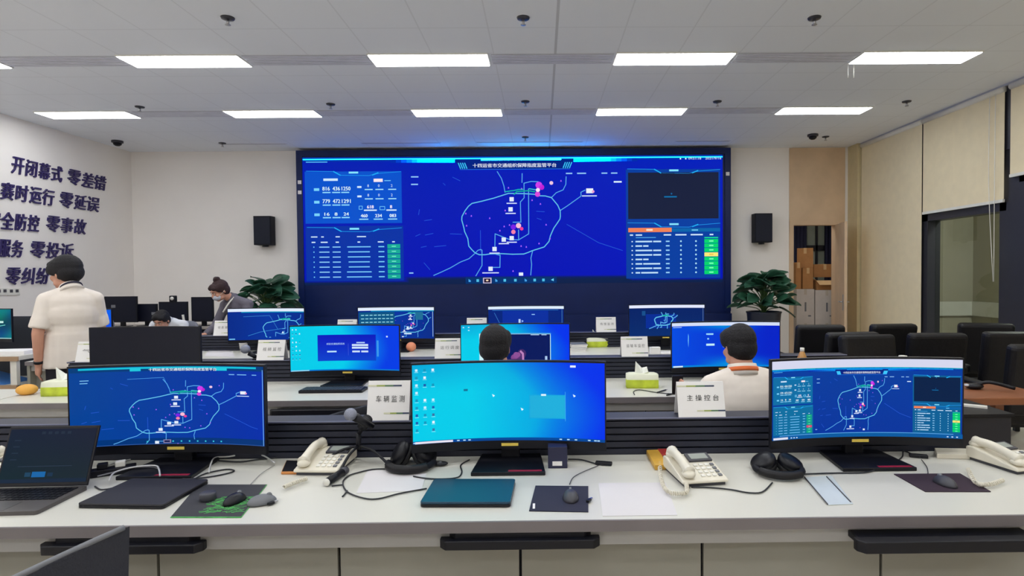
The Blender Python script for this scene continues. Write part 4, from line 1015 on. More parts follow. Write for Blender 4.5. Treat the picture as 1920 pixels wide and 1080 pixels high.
# open laptop
t = thing('open_laptop', 'open dark laptop with lit keyboard deck at the left edge', 'laptop', (-1.905, 2.115, .75), R(2))
MB().rprism(-.17, .17, -.12, .12, 0, .014, .012, mat('laptop_deck', (88, 84, 84), .4, .3)).build('base', t)
b = MB()
for i in range(14):
    for j in range(5): b.box(-.15+i*.0215, -.132+i*.0215, -.015+j*.024, .004+j*.024, .014, .0165, BLACK)
b.build('keyboard', t); MB().box(-.05, .05, -.11, -.03, .014, .0146, mat('touchpad', (70, 68, 70), .3)).build('touchpad', t)
M = Matrix.Translation((0, .118, .016)) @ Matrix.Rotation(R(-20), 4, 'X')
MB().box(-.17, .17, -.004, .004, 0, .225, BLACK, M).build('lid', t, bevel=.003)
def lsurf(u, v, L): return tuple(M @ Vector((-.162+u*.324, -.0048-L*.0006, .014+v*.20)))
S = Scr(0, 0, 324, 200, lsurf); S.grad(lambda u, v: (20+6*u, 32+8*v, 46+6*(1-v)), 8, 6); S.rect(0, 186, 324, 200, (24, 40, 60), 1)
S.rect(118, 160, 168, 180, (24, 100, 165), 2); S.rect(92, 162, 114, 178, (30, 66, 92), 2); S.rect(176, 164, 196, 178, (26, 50, 74), 2); S.line([(60, 140), (260, 140)], 1.6, (50, 64, 84), 2)
for i in range(5): S.rect(120+i*24, 10, 134+i*24, 20, (36, 48, 64), 2)
for j in range(4): S.rect(24, 40+j*24, 48, 44+j*24, (34, 50, 68), 2)
S.build('display', t)
# microphones
p = P(675, 866, z=.75); q = P(657, 777, y=2.42)
t = thing('tripod_microphone', 'silver headed microphone on a small black tripod', 'microphone', (p.x+.0, 2.52, .75))
o = Vector((p.x, 2.52, .75)); hd = q-o
for a, l in ((200, .16), (262, .19), (-25, .17), (120, .10)):
    MB().tube([(0, 0, .075), (.5*l*math.cos(R(a)), .5*l*math.sin(R(a)), .06), (l*math.cos(R(a)), l*math.sin(R(a)), .006)], .006, BLACK, n=6, res=4).build('leg', t)
MB().cyl((0, 0, .06), (0, 0, .13), .011, .011, BLACK).build('post', t)
tip = Vector((hd.x, hd.y, hd.z)); base = Vector((.07, -.03, .165))
MB().cyl((0, 0, .125), (.035, -.02, .178), .009, .009, BLACK).cyl((.02, -.01, .16), (.05, -.03, .20), .022, .022, BLACK).build('clip', t)
MB().cyl(tuple(base), tuple(tip+(base-tip)*.22), .012, .019, BLACK).build('handle', t)
MB().ellip(tuple(tip), (.026, .026, .026), SILV).build('grille', t)
p0, p1 = P(612, 903, z=.77), P(648, 880, z=.77)
t = thing('handheld_microphone', 'black handheld microphone lying before the telephone', 'microphone', (p0.x, p0.y, .75)); v = p1-p0; v.z = 0
MB().cyl((0, 0, .017), (v.x*.8, v.y*.8, .017), .015, .015, BLACK).build('handle', t); MB().cyl((v.x*.8, v.y*.8, .017), (v.x, v.y, .017), .0165, .0165, DGREY).build('collar', t); MB().cyl((-v.x*.02, -v.y*.02, .017), (0, 0, .017), .013, .015, PLASW).build('end_cap', t)
# headphones lying flat
def headphones(x, y, rz, label, s=1.0, tilt=58, cz=.044):
    t = thing('headphones', label, 'headphones', (x, y, .75), R(rz), 'black headphones')
    arc = [(.085*s*math.cos(R(a)), .085*s*math.sin(R(a))-.0, .02+.0*a) for a in range(180, 361, 15)]
    MB().tube(arc, .012*s, BLACKM, n=8, res=3).build('headband', t)
    MB().tube([(.088*s*math.cos(R(a)), .088*s*math.sin(R(a)), .022) for a in range(215, 326, 15)], .016*s, LEATH, n=8, res=3).build('band_pad', t)
    for sx in (-1, 1):
        M = Matrix.Translation((sx*.050*s, .030*s, cz*s)) @ Matrix.Rotation(R(-sx*22), 4, 'Z') @ Matrix.Rotation(R(tilt*sx), 4, 'Y') @ Matrix.Scale(1.15, 4)
        b = MB().lathe([(.040*s, -.014*s), (.043*s, -.004*s), (.043*s, .006*s), (.036*s, .014*s), (.012*s, .018*s)], BLACK, M=M); b.build('ear_cup', t)
        MB().lathe([(.024*s, -.028*s), (.036*s, -.03*s), (.042*s, -.022*s), (.038*s, -.012*s)], LEATH, M=M).build('ear_pad', t)
headphones(-.555, 2.46, 0, 'dark headphones at the left foot of the desktop monitor', 1.12)
headphones(.945, 2.33, -12, 'black headphones with a shiny inner strap, right of the telephone', 1.05, 28, .034)
for px, py, lab in ((826, 869, 'flat black cable control pod right of the dark headphones'), (1431, 862, 'flat black cable control pod behind the right headphones')):
    p = P(px, py, z=.76); t = thing('volume_control', lab, 'control pod', (p.x, p.y, .751), 0, 'cable control pods'); MB().ellip((0, 0, .009), (.032, .02, .009), BLACK).build('body', t); MB().ellip((0, -.004, .016), (.008, .005, .003), MGREY).build('button', t)
# cables
def cable(pts, label, m=CABB, r=.003, z=.7545, group='desk cables', lift=None, base=.75):
    q = []
    for i, p in enumerate(pts):
        zz = z+(lift[i] if lift else 0); v = P(p[0], p[1], z=zz); q.append(v)
    tag(MB().tube(q, r, m, n=6, res=5).build('cable'), label, 'cable', group)
cable([(738, 879), (700, 880), (672, 886), (654, 892), (643, 904), (651, 922), (682, 934), (710, 935), (750, 925), (800, 916)], 'black cable looping from the dark headphones to the closed blue-black laptop')
cable([(622, 911), (632, 910), (643, 909)], 'short black cable end beside the cable loop')
cable([(651, 920), (646, 927), (642, 931)], 'tiny black cable tail in front of the cable loop')
cable([(775, 893), (800, 897), (830, 898), (858, 895), (866, 885), (864, 872), (880, 862)], 'black cable curling from the headphones to the monitor base')
cable([(1296, 913), (1330, 914), (1370, 918), (1405, 924), (1430, 922), (1448, 905)], 'black cable from the telephone to the right headphones')
cable([(1500, 889), (1560, 887), (1620, 886), (1645, 880)], 'black cable from the right headphones past the monitor base')
cable([(1065, 861), (1090, 862), (1112, 868), (1130, 872)], 'short black cable behind the navy pad')
cable([(1068, 908), (1075, 895), (1095, 884), (1122, 873)], 'thin mouse cable of the small navy pad', r=.0018, m=DGREY)
cable([(1740, 888), (1738, 876), (1728, 862)], 'thin mouse cable of the plum pad', r=.0018, m=DGREY)
cable([(1680, 866), (1692, 856), (1694, 846), (1705, 849), (1725, 858)], 'black cable loop right of the right monitor base')
for px, py, lab, rz in ((1132, 871, 'black power brick behind the navy mouse pad', -15), (1722, 857, 'black cable plug right of the right monitor base', -20)):
    p = P(px, py, z=.752); t = thing('cable_adapter', lab, 'adapter', (p.x, p.y, .7505), R(rz), 'cable adapters'); MB().box(-.035, .035, -.012, .012, 0, .014, BLACK).build('body', t, bevel=.003)
cable([(392, 885), (396, 868), (404, 858), (430, 856), (470, 849), (495, 855), (515, 868)], 'pale cable arching at the right side of the map monitor', CABW, .0035, z=.765)
cable([(300, 892), (330, 893), (350, 898), (400, 893), (438, 884), (425, 880), (385, 888), (350, 903), (310, 898)], 'black cable looping under the map monitor', CABB, .003)
cable([(205, 900), (215, 886), (250, 876), (290, 873), (298, 880), (300, 892)], 'pale cable over the base of the map monitor', CABW, .0035, z=.775)
cable([(183, 893), (215, 885), (245, 878), (280, 876), (300, 880)], 'grey cable bundled left of the map monitor base', mat('grey_cable', (130, 130, 135)), .003, z=.765)
cable([(178, 912), (190, 918), (215, 914), (240, 903)], 'black cable coming out behind the open laptop')
cable([(410, 864), (450, 866), (480, 862), (520, 858)], 'black cable lying along the back of the front console', CABB, .003, z=.7545)
cable([(186, 880), (215, 868), (245, 862)], 'white flat cable left behind the map monitor', CABW, .004, z=.757)
cable([(470, 908), (490, 888), (515, 872)], 'thin grey mouse cable of the green printed pad', mat('thin_grey_cable', (140, 140, 140)), .0015)
t = thing('power_strip', 'black power strip with white plugs under the map monitor', 'power strip', (-1.80, 2.40, .75), R(30))
MB().box(-.11, .11, -.025, .025, 0, .028, BLACK).build('body', t, bevel=.004)
for k in range(3): MB().box(-.08+k*.06, -.045+k*.06, -.016, .016, .028, .05, PLASW if k != 1 else BLACK).build('plug', t, bevel=.003)
# papers, folder, device at right back
def sheet(quad, label, m=SHEET, z=.7505, name='paper_sheet', group='paper sheets', h=.0008):
    c = [P(*q, z=z) for q in quad]; x = sum(c, Vector())/4; o = MB().prism([(q.x-x.x, q.y-x.y) for q in c], 0, h, m).build(name, loc=(x.x, x.y, z)); tag(o, label, 'paper', group)
sheet([(1130, 968), (1270, 966), (1248, 905), (1122, 906)], 'large blank paper sheet right of the small navy pad')
sheet([(668, 925), (790, 920), (800, 888), (690, 880)], 'white paper sheet inside the black cable loop')
t, pp = quad_block('plastic_folder', [(1552, 948), (1600, 946), (1560, 893), (1508, 896)], .0025, mat('clear_folder', (205, 214, 218), .15), 'translucent plastic folder with two thin dark spines', 'folder')
a = [Vector((x, y, .004)) for x, y in pp]
MB().cyl(tuple(a[0]), tuple(a[3]), .0022, .0022, DGREY, n=6).build('spine', t); MB().cyl(tuple(a[1]*.9), tuple(a[2]*.9-Vector((.02, 0, 0))), .0022, .0022, DGREY, n=6).build('spine', t)
t, pp = quad_block('remote_control', [(1757, 860), (1850, 862), (1845, 850), (1752, 848)], .02, PHONEW, 'ivory handset cradle lying behind the right-edge telephone', 'handset')
# objects on row 2
def desk2(px, py, z=.75): return P(px, py, z=z)
def tissue_pack(x, y, z, rz, label, s=1.0):
    t = thing('tissue_pack', label, 'tissue pack', (x, y, z), R(rz), 'green tissue packs')
    b = MB(); w_, d_, h_ = .11*s, .055*s, .10*s
    vs = []; n = 12
    prof = [(1.0, 0), (1.05, .25), (1.02, .6), (.9, .92), (.7, 1.0)]
    for k, z_ in prof:
        for (ux, uy) in ((-1, -1), (-.3, -1.08), (.3, -1.08), (1, -1), (1.04, 0), (1, 1), (.3, 1.08), (-.3, 1.08), (-1, 1), (-1.04, 0)):
            vs.append((ux*w_*(1 if z_ < .9 else k+.1), uy*d_*k, z_*h_))
    m = 10; fs = [tuple(range(m))[::-1], tuple(range(4*m, 5*m))]
    for j in range(4):
        for i in range(m): fs.append((j*m+i, j*m+(i+1) % m, (j+1)*m+(i+1) % m, (j+1)*m+i))
    b.add(vs[:3*m], [f for f in fs if max(f) < 3*m], LIME, True); b.add(vs[2*m:], [tuple(q-2*m for q in f) for f in fs[1:] if min(f) >= 2*m], mat('pack_white', (226, 228, 205), .5), True)
    b.build('wrapper', t)
    q = MB(); q.add([(-.05*s, 0, h_*.97), (.05*s, .01*s, h_*.97), (.035*s, .0, h_+.045*s), (.0, .015*s, h_+.035*s), (-.045*s, -.01*s, h_+.085*s), (0, -.02*s, h_*.97), (.04*s, -.02*s, h_+.01*s)],
                    [(0, 5, 4), (5, 1, 2), (0, 4, 3), (3, 2, 1), (5, 2, 3), (5, 3, 4), (0, 3, 1), (1, 6, 5), (5, 6, 2)], TISSUE); q.build('tissue', t)
p = desk2(1205, 727); tissue_pack(p.x, p.y+.03, .75, -4, 'lime green tissue pack on the second console, left of the main sign', 1.0)
p = desk2(1118, 649); tissue_pack(p.x, p.y-.05, .75, 8, 'lime green tissue pack on the third console', 1.05)
p = desk2(113, 742); tissue_pack(p.x, p.y+.04, .75, 4, 'green and white tissue pack at the left end of the second console', 1.05)
p = desk2(46, 741); t = thing('bread_roll', 'golden bread roll on the left end of the second console', 'bread', (p.x, p.y+.02, .75)); MB().ellip((0, 0, .035), (.066, .055, .038), BREAD).build('crust', t)
def keyboard(x, y, rz, label, z=.75, m=BLACK):
    t = thing('computer_keyboard', label, 'keyboard', (x, y, z), R(rz), 'black keyboards'); MB().rprism(-.22, .22, -.07, .07, 0, .018, .01, m).build('case', t)
    b = MB()
    for i in range(20):
        for j in range(5): b.box(-.21+i*.021, -.193+i*.021, -.058+j*.024, -.04+j*.024, .018, .023, DGREY)
    b.build('keycaps', t)
keyboard(-1.46, 4.10, 0, 'black keyboard below the login-box monitor'); keyboard(-.2, 4.08, 0, 'black keyboard before the video-call monitor'); keyboard(1.40, 4.06, 0, 'black keyboard before the man with the orange ribbon')
sheet([(640, 720), (700, 722), (690, 708), (650, 707)], 'white paper sheet at the foot of the login-box monitor', z=.7505)
cable([(1190, 740), (1188, 734), (1200, 731), (1232, 736), (1262, 738), (1295, 733)], 'black cable lying right of the lime tissue pack on the second console')
for a, c, lab in (((1232, 736), (1252, 730), 'black pen beside the lime tissue pack'), ((1250, 741), (1285, 733), 'second black pen nearer the console edge')):
    p, q = P(*a, z=.756), P(*c, z=.756); t = thing('pen', lab, 'pen', (p.x, p.y, .7565), 0, 'pens on the second console'); d = q-p; MB().cyl((0, 0, 0), (d.x*.8, d.y*.8, 0), .005, .005, BLACK, n=8).build('barrel', t); MB().cyl((d.x*.8, d.y*.8, 0), (d.x, d.y, 0), .005, .001, METAL, n=8).build('tip', t)
p = P(1504, 668, z=.86); t = thing('drink_bottle', 'small amber drink bottle with a white cap', 'bottle', (p.x, p.y if 3.9 < p.y < 4.4 else 4.2, .75))
t.location = (P(1504, 660, y=4.2).x, 4.2, .75); zt = P(1504, 652, y=4.2).z-.75
MB().lathe([(.028, 0), (.032, .01), (.032, zt-.07), (.018, zt-.035), (.013, zt-.025)], JUICE).build('body', t); MB().lathe([(.015, zt-.025), (.015, zt), (1e-5, zt)], PLASW).build('cap', t)
q = P(1693, 668, y=4.2); t = thing('paper_cup', 'upturned white cup seen over the right monitor', 'cup', (q.x, 4.2, .75)); MB().lathe([(.04, 0), (.036, q.z-.77), (.026, q.z-.75+.005), (1e-5, q.z-.75+.008)], PLASW).build('body', t)
# objects on row 3
p = desk2(455, 661); t = thing('paper_cup', 'white paper cup under the far-left map monitor', 'cup', (p.x, p.y+.02, .75), 0); MB().lathe([(.03, 0), (.042, .1), (.044, .1), (.044, .103), (.038, .1), (.028, .006), (1e-5, .006)], PAPER).build('body', t)
p = P(463, 656, y=4.56); t = thing('tripod_microphone', 'grey headed microphone on the middle ledge left of a sign', 'microphone', (p.x+.06, 4.535, LZ-.0005))
d = Vector((p.x-(p.x+.06), 0, p.z-LZ+.01)); MB().cyl((.03, 0, .012), (d.x*.5, 0, d.z*.6), .013, .02, BLACK).build('handle', t); MB().ellip((d.x, 0, d.z), (.036, .036, .034), SILV).build('grille', t); MB().lathe([(.035, 0), (.035, .01), (.01, .014)], BLACK, c=(.03, 0, 0)).build('foot', t)
p = desk2(771, 659); t = thing('peach', 'pink and orange peach on the third console', 'fruit', (p.x, p.y, .75)); MB().ellip((0, 0, .05), (.053, .053, .05), PEACH).build('flesh', t)
p = desk2(1083, 655)
for k in range(4):
    t = thing('paper_stack', ['bottom', 'lower middle', 'upper middle', 'top'][k]+' white booklet of the small pile by the far tissue pack', 'booklet', (p.x, 6.2, .7502+k*.018), R(4*k-5), 'white booklets'); MB().box(-.085, .085, -.11, .11, 0, .014, PAPER).build('pages', t); MB().box(-.086, .086, -.111, .111, .0141, .016, MGREY if k % 2 else PLASW).build('cover', t)
p = desk2(1222, 661); t = thing('small_white_box', 'small white box right of the sign on the middle row', 'box', (p.x+.02, 5.86, .75)); MB().box(-.05, .05, -.03, .03, 0, .065, PAPER).build('carton', t, bevel=.003); MB().box(.05, .3, -.06, .06, 0, .012, PAPER).build('booklet', t)
sheet([(383, 668), (440, 669), (436, 658), (392, 656)], 'white papers on the third console left of the cup', z=.7505)
sheet([(360, 664), (378, 664), (386, 655), (372, 654)], 'crooked white paper right of the switched off monitor', z=.7505)

# ------------------------------------------------------------------ side table at the left with shelf
t = thing('side_table', 'white two-tier table with wooden edges at the left picture edge', 'table', (-5.99, 5.72, 0))
MB().box(-.9, .9, .004, .60, .76, .80, DESKW).build('tabletop', t); MB().box(-.9, .91, -.01, .004, .755, .80, WOODE).build('wood_edge', t)
MB().box(-.88, .88, .01, .58, .49, .515, DESKW).build('shelf', t); MB().box(-.88, .885, -.005, .01, .485, .52, WOODE).build('shelf_edge', t)
for x in (-.88, .82):
    for y_ in (.0, .54): MB().box(x, x+.06, y_+.01, y_+.05, 0, .76, PLASW).build('leg', t)
MB().box(-.88, .88, .02, .04, .42, .485, PLASW).build('rail', t)
q = P(8, 652, z=.80); t = thing('paper_pile', 'pile of white papers on the two-tier table', 'papers', (-5.35, 5.95, .8003)); MB().box(-.25, .2, -.12, .12, 0, .035, PAPER).build('sheets', t, rz=.1)
t = thing('blue_folder', 'blue folder leaning on the lower shelf of the two-tier table', 'folder', (-5.45, 5.95, .516), R(-8)); MB().add([(-.25, -.15, 0), (.2, -.15, 0), (.2, .15, .0), (-.25, .15, 0), (-.25, -.15, .09), (.16, -.15, .006), (.16, .15, .006), (-.25, .15, .09)], [(0,3,2,1), (4,5,6,7), (0,1,5,4), (1,2,6,5), (2,3,7,6), (3,0,4,7)], BLUEF).build('cover', t)
t = thing('partition_screen', 'dark partition panel behind the two-tier table', 'partition', (-5.95, 6.62, 0)); MB().box(-.95, .93, 0, .05, 0.02, 1.13, mat('dark_partition', (50, 54, 64), .7)).build('panel', t)
for x in (-.8, .8): MB().box(x-.03, x+.03, -.15, .2, 0, .02, DGREY).build('foot', t)

# ------------------------------------------------------------------ chairs
def office_chair(label, x, y, rz, m=BLACKM, zt=.90, group='dark office chairs', bw=.46, arms=True, frame=BLACK):
    t = thing('office_chair', label, 'chair', (x, y, 0), R(rz), group)
    MB().rprism(-.24, .24, -.24, .22, .44, .50, .07, m).build('seat', t, bevel=.015)
    b = MB(); n = 14; vs = []; fs = []; zb = .56; rows = 6
    for i in range(n+1):
        u = i/n*2-1
        for j in range(rows+1):
            v = j/rows; ins_ = (1-.10*(v > .99))
            x_ = u*bw/2*(1-.06*v*v)*ins_; z_ = zb+(zt-zb)*v-.03*(abs(u)**4)*(v > .8); y_ = .24+.05*v-.05*(u*u)+.015*math.sin(v*3)
            vs += [(x_, y_, z_), (x_, y_+.03, z_)]
    W = 2*(rows+1)
    for i in range(n):
        for j in range(rows):
            a = i*W+2*j; fs += [(a, a+W, a+W+2, a+2), (a+1, a+3, a+W+3, a+W+1)]
        a = i*W; fs += [(a, a+1, a+W+1, a+W)]; a = i*W+2*rows; fs += [(a, a+W, a+W+1, a+1)]
    for j in range(rows):
        a = 2*j; fs += [(a, a+2, a+3, a+1)]; a = n*W+2*j; fs += [(a, a+1, a+3, a+2)]
    b.add(vs, fs, m, True); b.build('backrest', t)
    MB().box(-.03, .03, .14, .30, .42, .46, frame).box(-.03, .03, .275, .30, .42, .75, frame).build('back_support', t)
    if arms:
        for s in (-1, 1): MB().tube([(s*.23, .1, .46), (s*.29, .1, .48), (s*.29, .08, .66), (s*.28, -.12, .665)], .014, frame, n=8, res=4).box(s*.285-.035, s*.285+.035, -.16, .12, .665, .69, frame).build('armrest', t)
    MB().cyl((0, 0, .09), (0, 0, .44), .028, .028, METAL).build('gas_column', t)
    for k in range(5):
        a = 2*PI*k/5+.3; o = MB().tube([(0, 0, .11), (.15*math.cos(a), .15*math.sin(a), .10), (.29*math.cos(a), .29*math.sin(a), .07)], .018, frame, n=6, res=3).build('base_spoke', t)
        MB().cyl((.29*math.cos(a)-.02*math.sin(a), .29*math.sin(a)+.02*math.cos(a), .03), (.29*math.cos(a)+.02*math.sin(a), .29*math.sin(a)-.02*math.cos(a), .03), .03, .03, BLACK).build('caster', o)
    return t
office_chair('empty black office chair behind the front console, left of the vehicle sign', -1.20, 3.24, 240, BLACKM, .87, bw=.62)
office_chair('black office chair carrying the man with the orange ribbon', 1.17, 3.27, 236, BLACKM, .92)
office_chair('black office chair of the man in front of the video call', -.26, 3.25, 180, BLACKM, .84)
office_chair('grey mesh chair in front of the off monitor by the left wall', -5.68, 7.75, 180, GREYFAB, 1.09, 'back left chairs', bw=.5, frame=METAL)
office_chair('chair of the bowed man in white', -4.87, 7.72, 0, GREYFAB, .96, 'back left chairs', frame=METAL)
# the nearest chair, cut by the lower left corner
t = office_chair('dark office chair cut off in the lower left corner, nearest the camera', -1.33, 1.28, 160, mat('charcoal_fabric', (44, 46, 56), .8, bump=.3, bscale=120), .9, 'dark office chairs')
bpy.data.objects.remove(next(o for o in bpy.data.objects if o.parent == t and o.name.startswith('backrest')))
pA = P(232, 991, y=1.52); pB = P(-60, 1103, y=1.22)
t.location = (pA.x-.30, 1.36, 0); t.rotation_euler.z = 0
b = MB(); A = Vector((pA.x, pA.y, pA.z)); B = Vector((pB.x, pB.y, pA.z-.02)); o_ = t.location
n = 10; vs = []; fs = []
for i in range(n+1):
    u = i/n; c = A.lerp(B, u)-o_; bow = .02*math.sin(PI*u)
    for k, dx in enumerate((bow-.014, bow+.014)):
        vs += [(c.x+dx*.4, c.y+dx, c.z), (c.x+dx*.4-.02, c.y+dx, .50)]
for i in range(n):
    a = 4*i; fs += [(a, a+1, a+5, a+4), (a+2, a+6, a+7, a+3), (a, a+4, a+6, a+2), (a+1, a+3, a+7, a+5)]
fs += [(0, 2, 3, 1), (4*n, 4*n+1, 4*n+3, 4*n+2)]
b.add(vs, fs, MATS['charcoal_fabric']); b.build('backrest', t)
pts = [A.lerp(B, i/8)-o_+Vector((0, .02*math.sin(PI*i/8), .002)) for i in range(9)]; MB().tube(pts, .008, MGREY, n=6, res=2).build('top_rim', t)

def armchair(x, y, rz, label, s=1.0, first=None):
    if first: return dup(first, (x, y, 0), R(rz), label)
    t = thing('conference_armchair', label, 'armchair', (x, y, 0), R(rz), 'black leather conference armchairs')
    MB().rprism(-.26, .26, -.26, .24, .38, .50, .06, LEATH).build('seat', t, bevel=.03, seg=3)
    M = Matrix.Translation((0, .22, .48)) @ Matrix.Rotation(R(-8), 4, 'X')
    MB().rprism(-.245, .245, 0, .11, 0, .54, .04, LEATH, M).build('backrest', t, bevel=.035, seg=3)
    for sx in (-1, 1):
        MB().rprism(sx*.31-.045, sx*.31+.045, -.24, .22, .62, .69, .035, LEATH).build('armrest', t, bevel=.02, seg=3)
        MB().box(sx*.31-.02, sx*.31+.02, -.18, -.13, .0, .62, BLACK).box(sx*.31-.02, sx*.31+.02, .13, .18, 0, .62, BLACK).box(sx*.31-.02, sx*.31+.02, -.18, .18, .35, .40, BLACK).build('side_frame', t, bevel=.004)
    MB().box(-.31, .31, -.15, -.11, .35, .38, BLACK).box(-.31, .31, .13, .17, .35, .38, BLACK).build('cross_bar', t)
    return t
a0 = armchair(2.88, 6.35, 178, 'black leather armchair in front of the storage doorway boxes')
armchair(3.62, 6.38, 184, 'black leather armchair in front of the long cream blind', first=a0)
armchair(4.25, 5.50, 170, 'black leather armchair under the left part of the window', first=a0)
armchair(4.72, 6.35, 160, 'black leather armchair furthest to the right under the window', first=a0)
armchair(2.78, 5.60, 184, 'black leather armchair in the second line, next to the amber bottle', first=a0)
armchair(3.50, 5.46, 176, 'black leather armchair seen above the middle of the right monitor', first=a0)
armchair(2.84, 4.70, 5, 'black leather armchair pushed against the back of the brown table', first=a0)
armchair(3.74, 4.60, 172, 'largest black leather armchair at the right picture edge behind the brown table', first=a0)
t = thing('wooden_table', 'brown wooden meeting table right of the front right monitor', 'table', (2.82, 3.92, 0))
MB().rprism(-.42, .42, -.25, .25, .70, .75, .03, WOODB).build('tabletop', t, bevel=.008)
for x in (-.36, .33):
    for y_ in (-.2, .16): MB().box(x, x+.06, y_, y_+.05, 0, .70, WOODB).build('leg', t)
q = MB().box(.325, .40, -.215, -.202, .60, .64, PAPER); q.build('paper_label', t)
t.location.x = 2.86
p = P(1862, 722, z=.75); t = thing('desk_microphone', 'black gooseneck clip lying on the brown table', 'microphone', (2.94, 3.95, .7505)); MB().ellip((0, 0, .02), (.06, .045, .02), BLACK).tube([(0, 0, .02), (.08, -.03, .05), (.2, -.1, .02)], .012, BLACK).build('body', t); MB().ellip((-.05, 0, .025), (.02, .02, .012), METAL).build('button', t)
t = thing('pedestal_cabinet', 'black low cabinet right behind the front right monitor', 'cabinet', (2.16, 3.10, 0))
MB().box(-.24, .27, -.10, .30, 0, .80, mat('cabinet_black', (28, 28, 38), .5)).build('body', t, bevel=.004)
MB().box(-.25, .28, -.11, .31, .80, .815, BLACK).build('top_panel', t)
q = thing('paper_strip', 'pale strip of folded paper on the black low cabinet', 'paper', (2.28, 3.2, .8155), R(-35)); MB().box(-.14, .14, -.02, .02, 0, .01, PLASW).build('sheet', q)

# ------------------------------------------------------------------ back left desk
t = thing('back_desk', 'high grey desk by the back wall left of the video wall', 'desk', (-5.4, 8.15, 0)); MB().box(-.95, 1.0, 0, .6, .83, .86, mat('taupe_top', (168, 158, 148), .5)).build('desktop', t); MB().box(-.93, .98, .03, .06, .0, .83, DGREY).build('front_board', t)
def flat_monitor(px0, px1, pyt, yy, label, zb=.86, st=None, w=None):
    a = P(px0, pyt, y=yy); c = P(px1, pyt, y=yy); W = c.x-a.x; zt = a.z
    t = thing('flat_monitor', label, 'monitor', ((a.x+c.x)/2, yy, zb), 0, 'off monitors by the back wall')
    MB().box(-W/2, W/2, 0, .03, .06, zt-zb, BLACK).build('housing', t, bevel=.004); MB().box(-W/2+.012, W/2-.012, -.002, 0, .08, zt-zb-.012, OFFSCR).build('display', t)
    MB().box(-.03, .03, .03, .06, .008, .2, BLACK).build('stand_column', t); MB().rprism(-.1, .1, -.06, .12, 0, .008, .02, BLACK).build('stand_base', t)
    if st is not None: MB().box(st-.03, st+.03, -.004, -.002, zt-zb-.16, zt-zb-.12, MGREY).build('sticker', t)
flat_monitor(195, 256, 556, 8.35, 'off monitor with a grey sticker behind the grey mesh chair', st=-.1)
flat_monitor(250, 294, 570, 8.45, 'lower off monitor second from the left wall', st=.12)
flat_monitor(297, 351, 566, 8.35, 'off monitor right behind the bowed man')
flat_monitor(358, 399, 557, 8.35, 'off monitor beside the masked woman')
p = P(326, 562, y=8.38); q = P(326, 566, y=8.38); t = thing('webcam', 'dark webcam with a pale lens on the monitor behind the bowed man', 'webcam', (p.x, 8.36, q.z+.0)); MB().box(-.045, .045, -.02, .03, 0, .09, BLACK).build('body', t, bevel=.01); MB().cyl((0, -.021, .05), (0, -.026, .05), .025, .025, PLASW).build('lens', t)
p = P(355, 600, y=8.3); t = thing('desk_handset', 'small white telephone between two off monitors', 'telephone', (p.x-.01, 8.22, .86)); MB().box(-.03, .03, -.02, .04, 0, .03, PLASW).build('base', t, bevel=.004); MB().tube([(0, 0, .03), (-.02, 0, .1), (-.03, 0, .17)], .016, PLASW).build('handset', t)

# ------------------------------------------------------------------ plants
def plant(px, yy, ztop, label, seed, nl=40, spread=.42, potz=.62, potr=.28):
    rnd = random.Random(seed); x = P(px, 560, y=yy).x
    t = thing('potted_plant', label, 'plant', (x, yy, 0), 0, 'large potted plants')
    MB().lathe([(potr*.62, 0), (potr*.72, .05), (potr, potz-.03), (potr*1.04, potz-.02), (potr*1.04, potz), (potr*.93, potz), (potr*.9, potz-.05), (1e-5, potz-.05)], POT, n=28).build('pot', t)
    MB().lathe([(potr*.9, potz-.05), (potr*.4, potz-.03), (1e-5, potz-.028)], SOIL).build('soil', t)
    L = MB(); Sx = MB()
    for k in range(nl):
        f = k/nl; a = 2.4*k+rnd.uniform(-.3, .3); el = R(8+72*f**.9); rr = spread*(.55+.45*math.cos(el)); hz = (ztop-potz)
        r0 = rr*math.cos(el)*rnd.uniform(.65, 1.0); z0 = potz+hz*(-.02+.86*math.sin(el)*rnd.uniform(.8, 1))
        p = Vector((r0*math.cos(a), r0*math.sin(a), z0)); Sx.tube([(0, 0, potz-.04), (p.x*.35, p.y*.35, potz+(z0-potz)*.6), p], .007, STEM, n=5, res=3)
        ln = rnd.uniform(.24, .36); wd = ln*.36; out = Vector((math.cos(a), math.sin(a), rnd.uniform(-.1, .9)+.5*f-.3)).normalized(); side = out.cross(Vector((0, 0, 1))).normalized(); nrm = side.cross(out); rl = rnd.uniform(-.9, .9); side, nrm = side*math.cos(rl)+nrm*math.sin(rl), nrm*math.cos(rl)-side*math.sin(rl)
        n = 7; vs = []; fs = []
        for i in range(n+1):
            u = i/n; ww = wd*math.sin(PI*min(1, u*.93+.05))**.8; droop = -.10*u*u*ln*3
            c = p+out*(ln*u)+Vector((0, 0, droop)); vs += [c-side*ww+nrm*.02, c-side*ww*.5+nrm*.012, c, c+side*ww*.5+nrm*.012, c+side*ww+nrm*.02]
        for i in range(n):
            for j in range(4): fs.append((i*5+j, i*5+j+1, i*5+j+6, i*5+j+5))
        L.add(vs, fs, GREENP, True)
    Sx.build('stem', t); o = L.build('foliage', t); s = o.modifiers.new('t', 'SOLIDIFY'); s.thickness = .002
plant(1432, 9.3, 1.60, 'large leafy potted plant right of the video wall', 4, nl=64, spread=.34, potz=.93, potr=.26)
plant(500, 9.3, 1.56, 'large leafy potted plant behind the masked woman', 9, nl=52, spread=.34, potz=.95, potr=.24)

